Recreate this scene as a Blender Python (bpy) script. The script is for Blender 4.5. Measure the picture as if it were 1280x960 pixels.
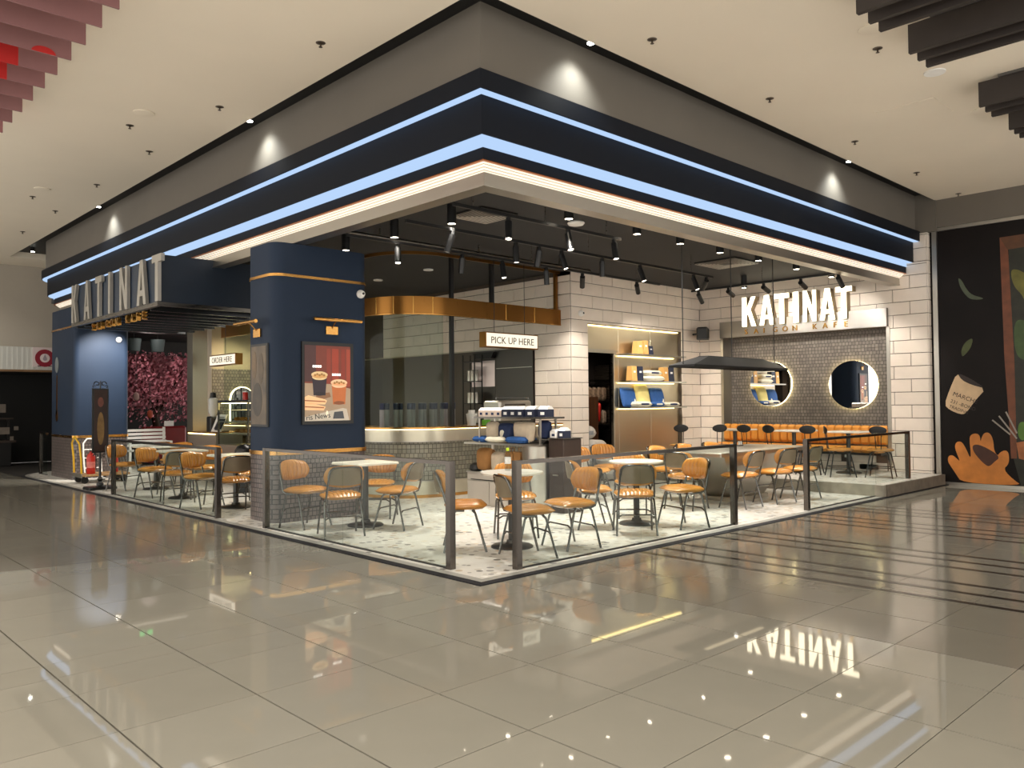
import bpy, math, random
from mathutils import Vector, Matrix
random.seed(7)
PI = math.pi
SC = bpy.context.scene
COL = SC.collection
for o in list(bpy.data.objects):
    bpy.data.objects.remove(o)

# ------------------------------------------------------------------ camera
CAM = Vector((-4.41885, -5.02770, 1.5))
RW = ((0.72359652, -0.01023957, 0.69014725),
      (-0.690166, -0.02360638, 0.72326594),
      (-0.00888595, 0.99966889, 0.0241485))
FPX = 1011.0
cd = bpy.data.cameras.new('camera')
cd.sensor_width = 36.0
cd.lens = FPX / 1280.0 * 36.0
cd.clip_end = 200
cam = bpy.data.objects.new('camera', cd)
COL.objects.link(cam)
cam.matrix_world = Matrix(((RW[0][0], RW[0][1], -RW[0][2], CAM.x),
                           (RW[1][0], RW[1][1], -RW[1][2], CAM.y),
                           (RW[2][0], RW[2][1], -RW[2][2], CAM.z),
                           (0, 0, 0, 1)))
SC.camera = cam

# ------------------------------------------------------------------ world, exposure
w = bpy.data.worlds.new('world')
SC.world = w
w.use_nodes = True
w.node_tree.nodes['Background'].inputs[0].default_value = (1.0, 0.95, 0.87, 1)
w.node_tree.nodes['Background'].inputs[1].default_value = 1.35
SC.view_settings.view_transform = 'Standard'
SC.view_settings.look = 'None'
SC.view_settings.gamma = 1.0
SC.view_settings.use_curve_mapping = False
SC.view_settings.exposure = 0.75
MALL_W = 190.0      # each added mall downlight out of view
TRACK_W = 135.0      # each track spotlight of the cafe
CYL_W = 130.0        # each ceiling cylinder of the cafe
SLOT_W = 45.0       # each wall washer in the ceiling slot
LED = 2.2           # strength of the LED strips


def spot(name, loc, target, watt, angle=60, blend=0.6, radius=0.05, color=(1, .93, .83), parent=None):
    l = bpy.data.lights.new(name, 'SPOT')
    l.energy = watt
    l.spot_size = math.radians(angle)
    l.spot_blend = blend
    l.shadow_soft_size = radius
    l.color = color
    o = bpy.data.objects.new(name, l)
    COL.objects.link(o)
    o.location = loc
    d = Vector(target) - Vector(loc)
    o.rotation_euler = d.to_track_quat('-Z', 'Y').to_euler()
    return o


# ------------------------------------------------------------------ materials
def lin(c):
    return tuple(((v / 255) / 12.92 if v / 255 <= 0.04045 else ((v / 255 + 0.055) / 1.055) ** 2.4) for v in c) + (1.0,)


MATS = {}


def mat(name, rgb, rough=0.5, metal=0.0, emit=None, estr=0.0, noise=None, bump=None, spec=0.5, coat=0.0, rnd=0.0):
    """noise=(scale, amount) darkens in patches, bump=(scale, strength), rnd = variation per object"""
    if name in MATS:
        return MATS[name]
    m = bpy.data.materials.new(name)
    m.use_nodes = True
    nt = m.node_tree
    b = nt.nodes['Principled BSDF']
    b.inputs['Base Color'].default_value = lin(rgb)
    b.inputs['Roughness'].default_value = rough
    b.inputs['Metallic'].default_value = metal
    b.inputs['Specular IOR Level'].default_value = spec
    b.inputs['Coat Weight'].default_value = coat
    b.inputs['Coat Roughness'].default_value = 0.05
    if emit:
        b.inputs['Emission Color'].default_value = lin(emit)
        b.inputs['Emission Strength'].default_value = estr
    tc = nt.nodes.new('ShaderNodeTexCoord')
    last = None
    if noise:
        n = nt.nodes.new('ShaderNodeTexNoise')
        n.inputs['Scale'].default_value = noise[0]
        n.inputs['Detail'].default_value = 6
        nt.links.new(tc.outputs['Object'], n.inputs['Vector'])
        r = nt.nodes.new('ShaderNodeMapRange')
        r.inputs[1].default_value = 0.3
        r.inputs[2].default_value = 0.7
        r.inputs[3].default_value = 1 - noise[1]
        r.inputs[4].default_value = 1 + noise[1] * 0.6
        nt.links.new(n.outputs['Fac'], r.inputs[0])
        last = r.outputs[0]
    if rnd:
        oi = nt.nodes.new('ShaderNodeObjectInfo')
        r2 = nt.nodes.new('ShaderNodeMapRange')
        r2.inputs[3].default_value = 1 - rnd
        r2.inputs[4].default_value = 1 + rnd
        nt.links.new(oi.outputs['Random'], r2.inputs[0])
        if last:
            mu = nt.nodes.new('ShaderNodeMath')
            mu.operation = 'MULTIPLY'
            nt.links.new(last, mu.inputs[0])
            nt.links.new(r2.outputs[0], mu.inputs[1])
            last = mu.outputs[0]
        else:
            last = r2.outputs[0]
    if last:
        mx = nt.nodes.new('ShaderNodeVectorMath')
        mx.operation = 'SCALE'
        mx.inputs[0].default_value = lin(rgb)[:3]
        nt.links.new(last, mx.inputs['Scale'])
        nt.links.new(mx.outputs[0], b.inputs['Base Color'])
    if bump:
        n2 = nt.nodes.new('ShaderNodeTexNoise')
        n2.inputs['Scale'].default_value = bump[0]
        n2.inputs['Detail'].default_value = 4
        nt.links.new(tc.outputs['Object'], n2.inputs['Vector'])
        bp = nt.nodes.new('ShaderNodeBump')
        bp.inputs['Strength'].default_value = bump[1]
        bp.inputs['Distance'].default_value = 0.01
        nt.links.new(n2.outputs['Fac'], bp.inputs['Height'])
        nt.links.new(bp.outputs[0], b.inputs['Normal'])
    MATS[name] = m
    return m


def emis(name, rgb, strength):
    if name in MATS:
        return MATS[name]
    m = bpy.data.materials.new(name)
    m.use_nodes = True
    nt = m.node_tree
    nt.nodes.remove(nt.nodes['Principled BSDF'])
    e = nt.nodes.new('ShaderNodeEmission')
    e.inputs[0].default_value = lin(rgb)
    e.inputs[1].default_value = strength
    nt.links.new(e.outputs[0], nt.nodes['Material Output'].inputs[0])
    MATS[name] = m
    return m


def glass(name, tint=(244, 248, 246), ior=1.35, edge=0.3):
    if name in MATS:
        return MATS[name]
    m = bpy.data.materials.new(name)
    m.use_nodes = True
    nt = m.node_tree
    nt.nodes.remove(nt.nodes['Principled BSDF'])
    t = nt.nodes.new('ShaderNodeBsdfTransparent')
    t.inputs[0].default_value = lin(tint)
    g = nt.nodes.new('ShaderNodeBsdfGlossy')
    g.inputs['Roughness'].default_value = 0.02
    f = nt.nodes.new('ShaderNodeLayerWeight')
    f.inputs[0].default_value = 0.5
    pw = nt.nodes.new('ShaderNodeMath'); pw.operation = 'POWER'; pw.inputs[1].default_value = 5.0
    nt.links.new(f.outputs['Facing'], pw.inputs[0])
    ma = nt.nodes.new('ShaderNodeMath'); ma.operation = 'MULTIPLY_ADD'; ma.inputs[1].default_value = edge; ma.inputs[2].default_value = (ior - 1) * .05
    nt.links.new(pw.outputs[0], ma.inputs[0])
    mx = nt.nodes.new('ShaderNodeMixShader')
    nt.links.new(ma.outputs[0], mx.inputs[0])
    nt.links.new(t.outputs[0], mx.inputs[1])
    nt.links.new(g.outputs[0], mx.inputs[2])
    nt.links.new(mx.outputs[0], nt.nodes['Material Output'].inputs[0])
    MATS[name] = m
    return m


def brick_mat(name, c1, c2, mortar, bw, rh, rough=0.35, axes='xz', msize=0.006, metal=0.0, bump=0.5, freq=2, off=0.5):
    """small mosaic too fine to model: brick texture on object coordinates"""
    if name in MATS:
        return MATS[name]
    m = bpy.data.materials.new(name)
    m.use_nodes = True
    nt = m.node_tree
    b = nt.nodes['Principled BSDF']
    tc = nt.nodes.new('ShaderNodeTexCoord')
    sep = nt.nodes.new('ShaderNodeSeparateXYZ')
    com = nt.nodes.new('ShaderNodeCombineXYZ')
    nt.links.new(tc.outputs['Object'], sep.inputs[0])
    if axes == 'sum':       # works on any upright face of an axis-aligned block
        ad = nt.nodes.new('ShaderNodeMath')
        ad.operation = 'ADD'
        nt.links.new(sep.outputs[0], ad.inputs[0])
        nt.links.new(sep.outputs[1], ad.inputs[1])
        nt.links.new(ad.outputs[0], com.inputs[0])
        nt.links.new(sep.outputs[2], com.inputs[1])
    elif axes == 'arc':     # around the round nose of the bar
        sx = nt.nodes.new('ShaderNodeMath'); sx.operation = 'SUBTRACT'; sx.inputs[1].default_value = 3.85
        sy = nt.nodes.new('ShaderNodeMath'); sy.operation = 'SUBTRACT'; sy.inputs[1].default_value = 6.10
        at2 = nt.nodes.new('ShaderNodeMath'); at2.operation = 'ARCTAN2'
        ml = nt.nodes.new('ShaderNodeMath'); ml.operation = 'MULTIPLY'; ml.inputs[1].default_value = 0.9
        nt.links.new(sep.outputs[0], sx.inputs[0])
        nt.links.new(sep.outputs[1], sy.inputs[0])
        nt.links.new(sy.outputs[0], at2.inputs[0])
        nt.links.new(sx.outputs[0], at2.inputs[1])
        nt.links.new(at2.outputs[0], ml.inputs[0])
        nt.links.new(ml.outputs[0], com.inputs[0])
        nt.links.new(sep.outputs[2], com.inputs[1])
    else:
        nt.links.new(sep.outputs['xyz'.index(axes[0])], com.inputs[0])
        nt.links.new(sep.outputs['xyz'.index(axes[1])], com.inputs[1])
    br = nt.nodes.new('ShaderNodeTexBrick')
    br.offset = off
    br.offset_frequency = freq
    br.inputs['Scale'].default_value = 1.0
    br.inputs['Brick Width'].default_value = bw
    br.inputs['Row Height'].default_value = rh
    br.inputs['Mortar Size'].default_value = msize
    br.inputs['Color1'].default_value = lin(c1)
    br.inputs['Color2'].default_value = lin(c2)
    br.inputs['Mortar'].default_value = lin(mortar)
    nt.links.new(com.outputs[0], br.inputs['Vector'])
    nt.links.new(br.outputs['Color'], b.inputs['Base Color'])
    b.inputs['Roughness'].default_value = rough
    b.inputs['Metallic'].default_value = metal
    bp = nt.nodes.new('ShaderNodeBump')
    bp.invert = True
    bp.inputs['Strength'].default_value = bump
    bp.inputs['Distance'].default_value = 0.004
    nt.links.new(br.outputs['Fac'], bp.inputs['Height'])
    nt.links.new(bp.outputs[0], b.inputs['Normal'])
    MATS[name] = m
    return m


def terrazzo():
    m = bpy.data.materials.new('terrazzo')
    m.use_nodes = True
    nt = m.node_tree
    b = nt.nodes['Principled BSDF']
    tc = nt.nodes.new('ShaderNodeTexCoord')
    v = nt.nodes.new('ShaderNodeTexVoronoi')
    v.inputs['Scale'].default_value = 11.0
    nt.links.new(tc.outputs['Object'], v.inputs['Vector'])
    sep = nt.nodes.new('ShaderNodeSeparateColor')
    nt.links.new(v.outputs['Color'], sep.inputs[0])
    # a chip shows where the cell is small enough and its random number is high
    lt = nt.nodes.new('ShaderNodeMath'); lt.operation = 'LESS_THAN'
    lt.inputs[1].default_value = 0.40
    nt.links.new(v.outputs['Distance'], lt.inputs[0])
    ramp = nt.nodes.new('ShaderNodeValToRGB')
    cr = ramp.color_ramp
    cr.interpolation = 'CONSTANT'
    cr.elements[0].color = lin((206, 202, 194)); cr.elements[0].position = 0
    cr.elements[1].color = lin((92, 88, 84)); cr.elements[1].position = 0.9
    for pos, c in ((.25, (186, 180, 168)), (.45, (222, 219, 212)), (.6, (168, 150, 126)), (.7, (138, 136, 134)), (.82, (205, 192, 170))):
        e = cr.elements.new(pos); e.color = lin(c)
    nt.links.new(sep.outputs[0], ramp.inputs[0])
    mx = nt.nodes.new('ShaderNodeMix'); mx.data_type = 'RGBA'
    mx.inputs['A'].default_value = lin((203, 200, 193))
    nt.links.new(lt.outputs[0], mx.inputs['Factor'])
    nt.links.new(ramp.outputs[0], mx.inputs['B'])
    nt.links.new(mx.outputs['Result'], b.inputs['Base Color'])
    b.inputs['Roughness'].default_value = 0.32
    MATS['terrazzo'] = m
    return m


def wood_mat(name, c1, c2, scale=6, rough=0.45):
    if name in MATS:
        return MATS[name]
    m = bpy.data.materials.new(name)
    m.use_nodes = True
    nt = m.node_tree
    b = nt.nodes['Principled BSDF']
    tc = nt.nodes.new('ShaderNodeTexCoord')
    mp = nt.nodes.new('ShaderNodeMapping')
    mp.inputs['Scale'].default_value = (scale, scale, scale * 0.12)
    n = nt.nodes.new('ShaderNodeTexNoise')
    n.inputs['Scale'].default_value = 3
    n.inputs['Detail'].default_value = 8
    nt.links.new(tc.outputs['Object'], mp.inputs[0])
    nt.links.new(mp.outputs[0], n.inputs['Vector'])
    r = nt.nodes.new('ShaderNodeValToRGB')
    r.color_ramp.elements[0].color = lin(c1); r.color_ramp.elements[0].position = .35
    r.color_ramp.elements[1].color = lin(c2); r.color_ramp.elements[1].position = .65
    nt.links.new(n.outputs['Fac'], r.inputs[0])
    nt.links.new(r.outputs[0], b.inputs['Base Color'])
    b.inputs['Roughness'].default_value = rough
    MATS[name] = m
    return m


def brushed(name, rgb, rough=0.28, amount=0.09, stretch=(2, 2, 40), metal=1.0):
    """brushed metal with faint streaks"""
    if name in MATS:
        return MATS[name]
    m = mat(name, rgb, rough, metal)
    nt = m.node_tree
    b = nt.nodes['Principled BSDF']
    tc = [n for n in nt.nodes if n.type == 'TEX_COORD'][0]
    mp = nt.nodes.new('ShaderNodeMapping')
    mp.inputs['Scale'].default_value = stretch
    n = nt.nodes.new('ShaderNodeTexNoise')
    n.inputs['Scale'].default_value = 1.5
    n.inputs['Detail'].default_value = 5
    nt.links.new(tc.outputs['Object'], mp.inputs[0])
    nt.links.new(mp.outputs[0], n.inputs['Vector'])
    r = nt.nodes.new('ShaderNodeMapRange')
    r.inputs[1].default_value = .3; r.inputs[2].default_value = .7
    r.inputs[3].default_value = rough * (1 - amount); r.inputs[4].default_value = rough * (1 + amount * 1.5)
    nt.links.new(n.outputs['Fac'], r.inputs[0])
    nt.links.new(r.outputs[0], b.inputs['Roughness'])
    return m


# palette
M_NAVY = mat('navy_band', (7, 13, 24), 0.6, noise=(3, .08), spec=.2)
M_BLUE = mat('blue_paint', (28, 42, 62), 0.6, noise=(2, .06), bump=(60, .05), spec=.25)
M_BLACK = mat('black_paint', (18, 18, 19), 0.6, noise=(4, .1))
M_CEIL_IN = mat('black_ceiling', (34, 34, 36), 0.75, noise=(2, .1))
M_BLKMET = mat('black_metal', (16, 16, 17), 0.4, noise=(8, .1))
M_CEIL = mat('ceiling_paint', (222, 211, 193), 0.9, noise=(0.7, .03))
M_GREY = mat('bulkhead_grey', (102, 96, 88), 0.85, noise=(1.2, .05))
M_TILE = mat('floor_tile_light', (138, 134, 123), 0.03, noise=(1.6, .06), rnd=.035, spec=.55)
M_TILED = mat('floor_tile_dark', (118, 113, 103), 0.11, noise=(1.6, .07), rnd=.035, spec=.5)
M_STRIPE = mat('floor_stripe', (40, 36, 33), 0.2, noise=(3, .1))
M_GROUT = mat('grout_dark', (34, 30, 26), 0.8, noise=(9, .1))
M_TERR = terrazzo()
M_CURB = mat('curb_dark', (40, 40, 43), 0.6, noise=(6, .12), spec=.1)
M_CURB2 = mat('curb_grey', (150, 148, 142), 0.35, noise=(9, .12))
M_WTILE = mat('white_block', (226, 214, 202), 0.4, noise=(5, .04), bump=(26, .06), rnd=.025)
M_WGROUT = mat('block_joint', (84, 74, 66), 0.9, noise=(9, .1))
M_STEEL = brushed('steel', (186, 181, 172), 0.33)
M_STEELD = brushed('steel_dark', (120, 116, 110), 0.28)
M_CHROME = mat('gunmetal_tube', (104, 102, 100), 0.22, 1.0, noise=(8, .05))
M_RAIL = mat('rail_steel', (96, 90, 85), 0.26, 1.0, noise=(3, .06))
M_BRASS = brushed('brass', (190, 142, 78), 0.25)
M_BRASSD = brushed('brass_band', (150, 104, 52), 0.3, stretch=(40, 40, 1.5))
M_GOLD = mat('gold_letter', (205, 160, 84), 0.25, 1.0, noise=(6, .05))
M_TAN = mat('tan_leather', (180, 121, 50), 0.22, noise=(7, .12), bump=(50, .08), spec=.5, coat=.15)
M_TANB = mat('tan_back_panel', (120, 105, 84), 0.5, noise=(7, .1))
M_BENCH = mat('bench_leather', (214, 146, 62), 0.35, noise=(6, .1), bump=(40, .08))
M_MARB = mat('table_top_white', (216, 210, 198), 0.22, noise=(3, .08))
M_BASE = mat('table_base', (74, 72, 70), 0.35, .8, noise=(7, .1))
M_GLASS = glass('rail_glass')
M_GLASSK = glass('bar_glass', (236, 242, 238), 1.2, .12)
M_WHITE = mat('white_plastic', (232, 230, 226), 0.4, noise=(9, .03))
M_NAVYC = mat('navy_cloth', (28, 44, 82), 0.8, noise=(14, .15), bump=(40, .2))
M_BLUEC = mat('blue_cloth', (40, 86, 150), 0.75, noise=(14, .15), bump=(40, .2))
M_BEIGE = mat('beige_cloth', (206, 190, 168), 0.85, noise=(14, .1), bump=(40, .2))
M_CREAM = mat('cream_cloth', (232, 226, 206), 0.85, noise=(14, .06), bump=(40, .15))
M_YELLOWC = mat('yellow_cloth', (232, 216, 140), 0.8, noise=(10, .06), bump=(30, .1))
M_KRAFT = mat('kraft_paper', (158, 112, 62), 0.8, noise=(9, .15), bump=(30, .2))
M_RED = mat('red_paint', (196, 40, 30), 0.35, noise=(7, .06))
M_YEL = mat('yellow_paint', (226, 178, 20), 0.4, noise=(7, .06))
M_PINK = mat('pink_panel', (132, 92, 92), 0.8, noise=(2, .06))
M_REDP = mat('red_panel', (176, 24, 22), 0.7, noise=(2, .06))
M_BAFFLE = mat('baffle_brown', (44, 36, 32), 0.6, noise=(5, .12))
M_SACK = mat('sack_cloth', (196, 190, 182), 0.9, noise=(7, .15), bump=(25, .3))
M_MIRROR = mat('mirror', (235, 236, 236), 0.01, 1.0, noise=(1, .005))
E_BLUE = emis('led_blue', (178, 206, 242), LED * .3)
E_WARM = emis('led_warm', (255, 226, 178), LED * 1.0)
E_SIGN = emis('sign_lit', (255, 240, 206), 2.6)
E_BOX = emis('lightbox_lit', (255, 240, 214), .75)
E_LAMP = emis('lamp_lit', (255, 240, 214), 14.0)
E_DOWN = emis('downlight_lit', (250, 250, 236), 22.0)
E_HALO = emis('mirror_halo', (255, 236, 172), 7.0)
E_SHELF = emis('shelf_led', (255, 224, 150), 6.0)
M_MOS_COL = brick_mat('column_mosaic', (112, 100, 96), (88, 80, 78), (40, 36, 35), .062, .062, .35, 'sum', .006, off=.35, freq=3)
M_MOS_ALC = brick_mat('alcove_mosaic', (128, 120, 112), (104, 97, 92), (60, 54, 48), .066, .066, .3, 'yz', .005, off=.35, freq=3)
M_MOS_BAR = brick_mat('bar_mosaic', (140, 136, 120), (116, 114, 102), (70, 66, 56), .072, .072, .35, 'sum', .005, off=.35, freq=3)
M_MOS_ARC = brick_mat('bar_mosaic_arc', (140, 136, 120), (116, 114, 102), (70, 66, 56), .072, .072, .35, 'arc', .005, off=.35, freq=3)
M_PERF = brick_mat('perforated_strip', (255, 244, 226), (250, 236, 214), (150, 140, 124), .025, .02, .4, 'sum', .003, bump=.1)
pb = M_PERF.node_tree.nodes['Principled BSDF']
pb.inputs['Emission Strength'].default_value = .55
M_PERF.node_tree.links.new([n for n in M_PERF.node_tree.nodes if n.type == 'TEX_BRICK'][0].outputs['Color'], pb.inputs['Emission Color'])


# ------------------------------------------------------------------ mesh helpers
class MB:
    def __init__(s):
        s.v = []
        s.f = []

    def quad(s, a, b, c, d):
        n = len(s.v)
        s.v += [tuple(a), tuple(b), tuple(c), tuple(d)]
        s.f.append((n, n + 1, n + 2, n + 3))
        return s

    def box(s, x0, x1, y0, y1, z0, z1):
        n = len(s.v)
        s.v += [(x0, y0, z0), (x1, y0, z0), (x1, y1, z0), (x0, y1, z0), (x0, y0, z1), (x1, y0, z1), (x1, y1, z1), (x0, y1, z1)]
        s.f += [tuple(n + i for i in q) for q in ((0, 3, 2, 1), (4, 5, 6, 7), (0, 1, 5, 4), (1, 2, 6, 5), (2, 3, 7, 6), (3, 0, 4, 7))]
        return s

    def cbox(s, x0, x1, y0, y1, z0, z1, c=0.01):
        """box whose upright edges and top edge are chamfered"""
        c = min(c, (x1 - x0) * .45, (y1 - y0) * .45, (z1 - z0) * .45)
        def ring(i, z):
            return [(x0 + i + c, y0 + i, z), (x1 - i - c, y0 + i, z), (x1 - i, y0 + i + c, z), (x1 - i, y1 - i - c, z),
                    (x1 - i - c, y1 - i, z), (x0 + i + c, y1 - i, z), (x0 + i, y1 - i - c, z), (x0 + i, y0 + i + c, z)]
        return s.loft([ring(0, z0), ring(0, z1 - c), ring(c * .7, z1)])

    def loft(s, rings, close=True, cap=True):
        n = len(s.v)
        k = len(rings[0])
        for r in rings:
            s.v += [tuple(p) for p in r]
        for i in range(len(rings) - 1):
            for j in range(k if close else k - 1):
                a = n + i * k + j
                b = n + i * k + (j + 1) % k
                s.f.append((a, b, b + k, a + k))
        if cap and close:
            s.f.append(tuple(n + j for j in reversed(range(k))))
            s.f.append(tuple(n + (len(rings) - 1) * k + j for j in range(k)))
        return s

    def lathe(s, prof, seg=24, cx=0, cy=0, cz=0, axis='z'):
        rings = []
        for r, h in prof:
            ring = []
            for j in range(seg):
                a = 2 * PI * j / seg
                x, y = r * math.cos(a), r * math.sin(a)
                if axis == 'z':
                    ring.append((cx + x, cy + y, cz + h))
                elif axis == 'x':
                    ring.append((cx + h, cy + x, cz + y))
                else:
                    ring.append((cx + y, cy + h, cz + x))
            rings.append(ring)
        return s.loft(rings)

    def tube(s, pts, r, n=8, closed=False):
        pts = [Vector(p) for p in pts]
        k = len(pts)
        rs = r if isinstance(r, (list, tuple)) else [r] * k
        rings = []
        prev = None
        for i, p in enumerate(pts):
            if closed:
                d = pts[(i + 1) % k] - pts[i - 1]
            elif i == 0:
                d = pts[1] - p
            elif i == k - 1:
                d = p - pts[i - 1]
            else:
                d = (pts[i + 1] - p).normalized() + (p - pts[i - 1]).normalized()
            d.normalize()
            if prev is None:
                u = d.orthogonal().normalized()
            else:
                u = prev - d * prev.dot(d)
                if u.length < 1e-5:
                    u = d.orthogonal()
                u.normalize()
            prev = u
            w_ = d.cross(u)
            rings.append([p + (u * math.cos(2 * PI * j / n) + w_ * math.sin(2 * PI * j / n)) * rs[i] for j in range(n)])
        if closed:
            rings.append(rings[0])
            return s.loft(rings, cap=False)
        return s.loft(rings)

    def prism(s, poly, h0, h1, plane='xy'):
        """poly: 2D points; extruded between h0 and h1 along the missing axis"""
        def P(a, b, h):
            return {'xy': (a, b, h), 'xz': (a, h, b), 'yz': (h, a, b)}[plane]
        return s.loft([[P(a, b, h0) for a, b in poly], [P(a, b, h1) for a, b in poly]])

    def grid(s, fn, nu, nv):
        n = len(s.v)
        for j in range(nv + 1):
            for i in range(nu + 1):
                s.v.append(tuple(fn(i / nu, j / nv)))
        for j in range(nv):
            for i in range(nu):
                a = n + j * (nu + 1) + i
                s.f.append((a, a + 1, a + nu + 2, a + nu + 1))
        return s

    def cushion(s, w, d, t, ribs=0, nu=24, nv=10, k=.3, rib=.005, p=4, fn=None):
        """pillow of width w (x), depth d (y), thickness t (z); fn warps a point"""
        def P(a, b, sgn):
            u, v = 2 * a - 1, 2 * b - 1
            x = w / 2 * u * math.sqrt(1 - k * v * v)
            y = d / 2 * v * math.sqrt(1 - k * u * u)
            e = max(0.0, (1 - abs(u) ** p) * (1 - abs(v) ** p)) ** .5
            z = sgn * t / 2 * e
            if ribs and sgn > 0:
                z += rib * (1 - (1 - abs(math.sin(PI * ribs * a))) ** 3 - .7) * e
            q = (x, y, z)
            return fn(q) if fn else q
        s.grid(lambda a, b: P(a, b, 1), nu, nv)
        s.grid(lambda a, b: P(1 - a, b, -1), nu, nv)
        return s

    def xf(s, mtx):
        s.v = [tuple(mtx @ Vector(p)) for p in s.v]
        return s

    def mesh(s, name, m, smooth=False):
        me = bpy.data.meshes.new(name)
        me.from_pydata(s.v, [], s.f)
        if m:
            me.materials.append(m)
        me.validate()
        if smooth:
            me.shade_smooth() if hasattr(me, 'shade_smooth') else None
            try:
                me.set_sharp_from_angle(angle=math.radians(40))
            except Exception:
                pass
        me.update()
        return me

    def build(s, name, m, parent=None, smooth=False, loc=None):
        return place(name, s.mesh(name, m, smooth), parent, loc)


def place(name, me, parent=None, loc=None):
    o = bpy.data.objects.new(name, me)
    COL.objects.link(o)
    if parent:
        o.parent = parent
    if loc:
        o.location = loc
    return o


def tag(o, label=None, cat=None, group=None, kind=None):
    if label:
        o['label'] = label
    if cat:
        o['category'] = cat
    if group:
        o['group'] = group
    if kind:
        o['kind'] = kind
    return o


def thing(name, label, cat, loc=(0, 0, 0), rz=0.0, group=None):
    o = bpy.data.objects.new(name, None)
    COL.objects.link(o)
    o.empty_display_size = .1
    o.location = loc
    o.rotation_euler = (0, 0, rz)
    return tag(o, label, cat, group)


def struct(name, mb, m, label, smooth=False):
    o = mb.build(name, m, None, smooth)
    return tag(o, label, 'structure', None, 'structure')


def dup(root, loc, rz, label=None, group=None):
    r = root.copy()
    COL.objects.link(r)
    r.location = loc
    r.rotation_euler = (0, 0, rz)
    if label:
        r['label'] = label
    if group:
        r['group'] = group
    for ch in list(root.children):
        c = ch.copy()
        COL.objects.link(c)
        c.parent = r
        for g_ in list(ch.children):
            d = g_.copy()
            COL.objects.link(d)
            d.parent = c
    return r


def face_rz(fx, fy):
    """rotation that turns local +Y to the direction (fx, fy)"""
    return math.atan2(-fx, fy)


_txt = {}


def text_mesh(txt, size, depth, m, align='LEFT', spacing=1.0):
    cu = bpy.data.curves.new('t', 'FONT')
    cu.body = txt
    cu.size = size
    cu.extrude = depth
    cu.align_x = align
    cu.space_character = spacing
    cu.resolution_u = 3
    ob = bpy.data.objects.new('t', cu)
    COL.objects.link(ob)
    dg = bpy.context.evaluated_depsgraph_get()
    me = bpy.data.meshes.new_from_object(ob.evaluated_get(dg))
    bpy.data.objects.remove(ob)
    bpy.data.curves.remove(cu)
    me.materials.clear()
    me.materials.append(m)
    return me


def text(name, txt, size, depth, m, loc, face, parent=None, align='LEFT', spacing=1.0, sx=1.0, tilt=0.0):
    """face '-y': on a plane facing -Y; '-x': on a plane facing -X"""
    o = place(name, text_mesh(txt, size, depth, m, align, spacing), parent, loc)
    R_ = Matrix.Rotation(PI / 2, 4, 'X')
    if face == '-x':
        R_ = Matrix.Rotation(-PI / 2, 4, 'Z') @ R_
    R_ = R_ @ Matrix.Rotation(tilt, 4, 'Z')
    o.rotation_euler = R_.to_euler()
    o.scale = (sx, 1, 1)
    return o


def proj(P):
    d = Vector(P) - CAM
    r = d.x * RW[0][0] + d.y * RW[1][0] + d.z * RW[2][0]
    u = d.x * RW[0][1] + d.y * RW[1][1] + d.z * RW[2][1]
    f_ = d.x * RW[0][2] + d.y * RW[1][2] + d.z * RW[2][2]
    if f_ < .1:
        return None
    return 640 + FPX * r / f_, 480 - FPX * u / f_, f_


def clip(poly, a, b, c):
    """keep the part of a 2D polygon where a*x + b*y + c >= 0"""
    out = []
    for i in range(len(poly)):
        p, q = poly[i], poly[(i + 1) % len(poly)]
        dp, dq = a * p[0] + b * p[1] + c, a * q[0] + b * q[1] + c
        if dp >= 0:
            out.append(p)
        if (dp >= 0) != (dq >= 0):
            t = dp / (dp - dq)
            out.append((p[0] + (q[0] - p[0]) * t, p[1] + (q[1] - p[1]) * t))
    return out


def area(poly):
    return abs(sum(poly[i][0] * poly[(i + 1) % len(poly)][1] - poly[(i + 1) % len(poly)][0] * poly[i][1] for i in range(len(poly)))) / 2

# ------------------------------------------------------------------ mall floor
floor = struct('floor', MB().box(-6, 11.3, -6.5, 20.6, -.3, -.012), M_GROUT, 'polished stone tile floor of the mall in light and dark fields')
pieces = []      # (polygon, material)
GX, GY, PX, PY = -.435, -.367, .675, .663
IN, INX = .0024, .0045


def cells(x0, x1, y0, y1, ox, oy, px_, py_):
    i0, i1 = math.floor((x0 - ox) / px_), math.ceil((x1 - ox) / px_)
    j0, j1 = math.floor((y0 - oy) / py_), math.ceil((y1 - oy) / py_)
    for i in range(i0, i1):
        for j in range(j0, j1):
            a, b, c, d = ox + i * px_, ox + (i + 1) * px_, oy + j * py_, oy + (j + 1) * py_
            a, b, c, d = max(a, x0), min(b, x1), max(c, y0), min(d, y1)
            if b - a > .02 and d - c > .02:
                yield [(a + INX, c + IN), (b - INX, c + IN), (b - INX, d - IN), (a + INX, d - IN)]


for p in cells(-6, .735, -6.5, 0, GX, GY, PX, PY):
    pieces.append((p, M_TILE))
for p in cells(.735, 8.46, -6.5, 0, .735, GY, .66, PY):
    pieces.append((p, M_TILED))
for p in cells(8.46, 11.2, -6.5, 0, 8.46, GY, PX, PY):
    pieces.append((p, M_TILE))
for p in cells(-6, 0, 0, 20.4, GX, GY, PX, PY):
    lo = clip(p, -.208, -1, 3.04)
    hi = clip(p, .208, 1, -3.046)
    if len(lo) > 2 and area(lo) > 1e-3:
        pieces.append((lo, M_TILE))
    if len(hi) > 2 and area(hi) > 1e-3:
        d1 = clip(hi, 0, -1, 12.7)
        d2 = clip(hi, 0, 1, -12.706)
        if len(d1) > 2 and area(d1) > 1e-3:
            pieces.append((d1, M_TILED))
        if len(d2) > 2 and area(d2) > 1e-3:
            pieces.append((d2, M_TILE))


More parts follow.
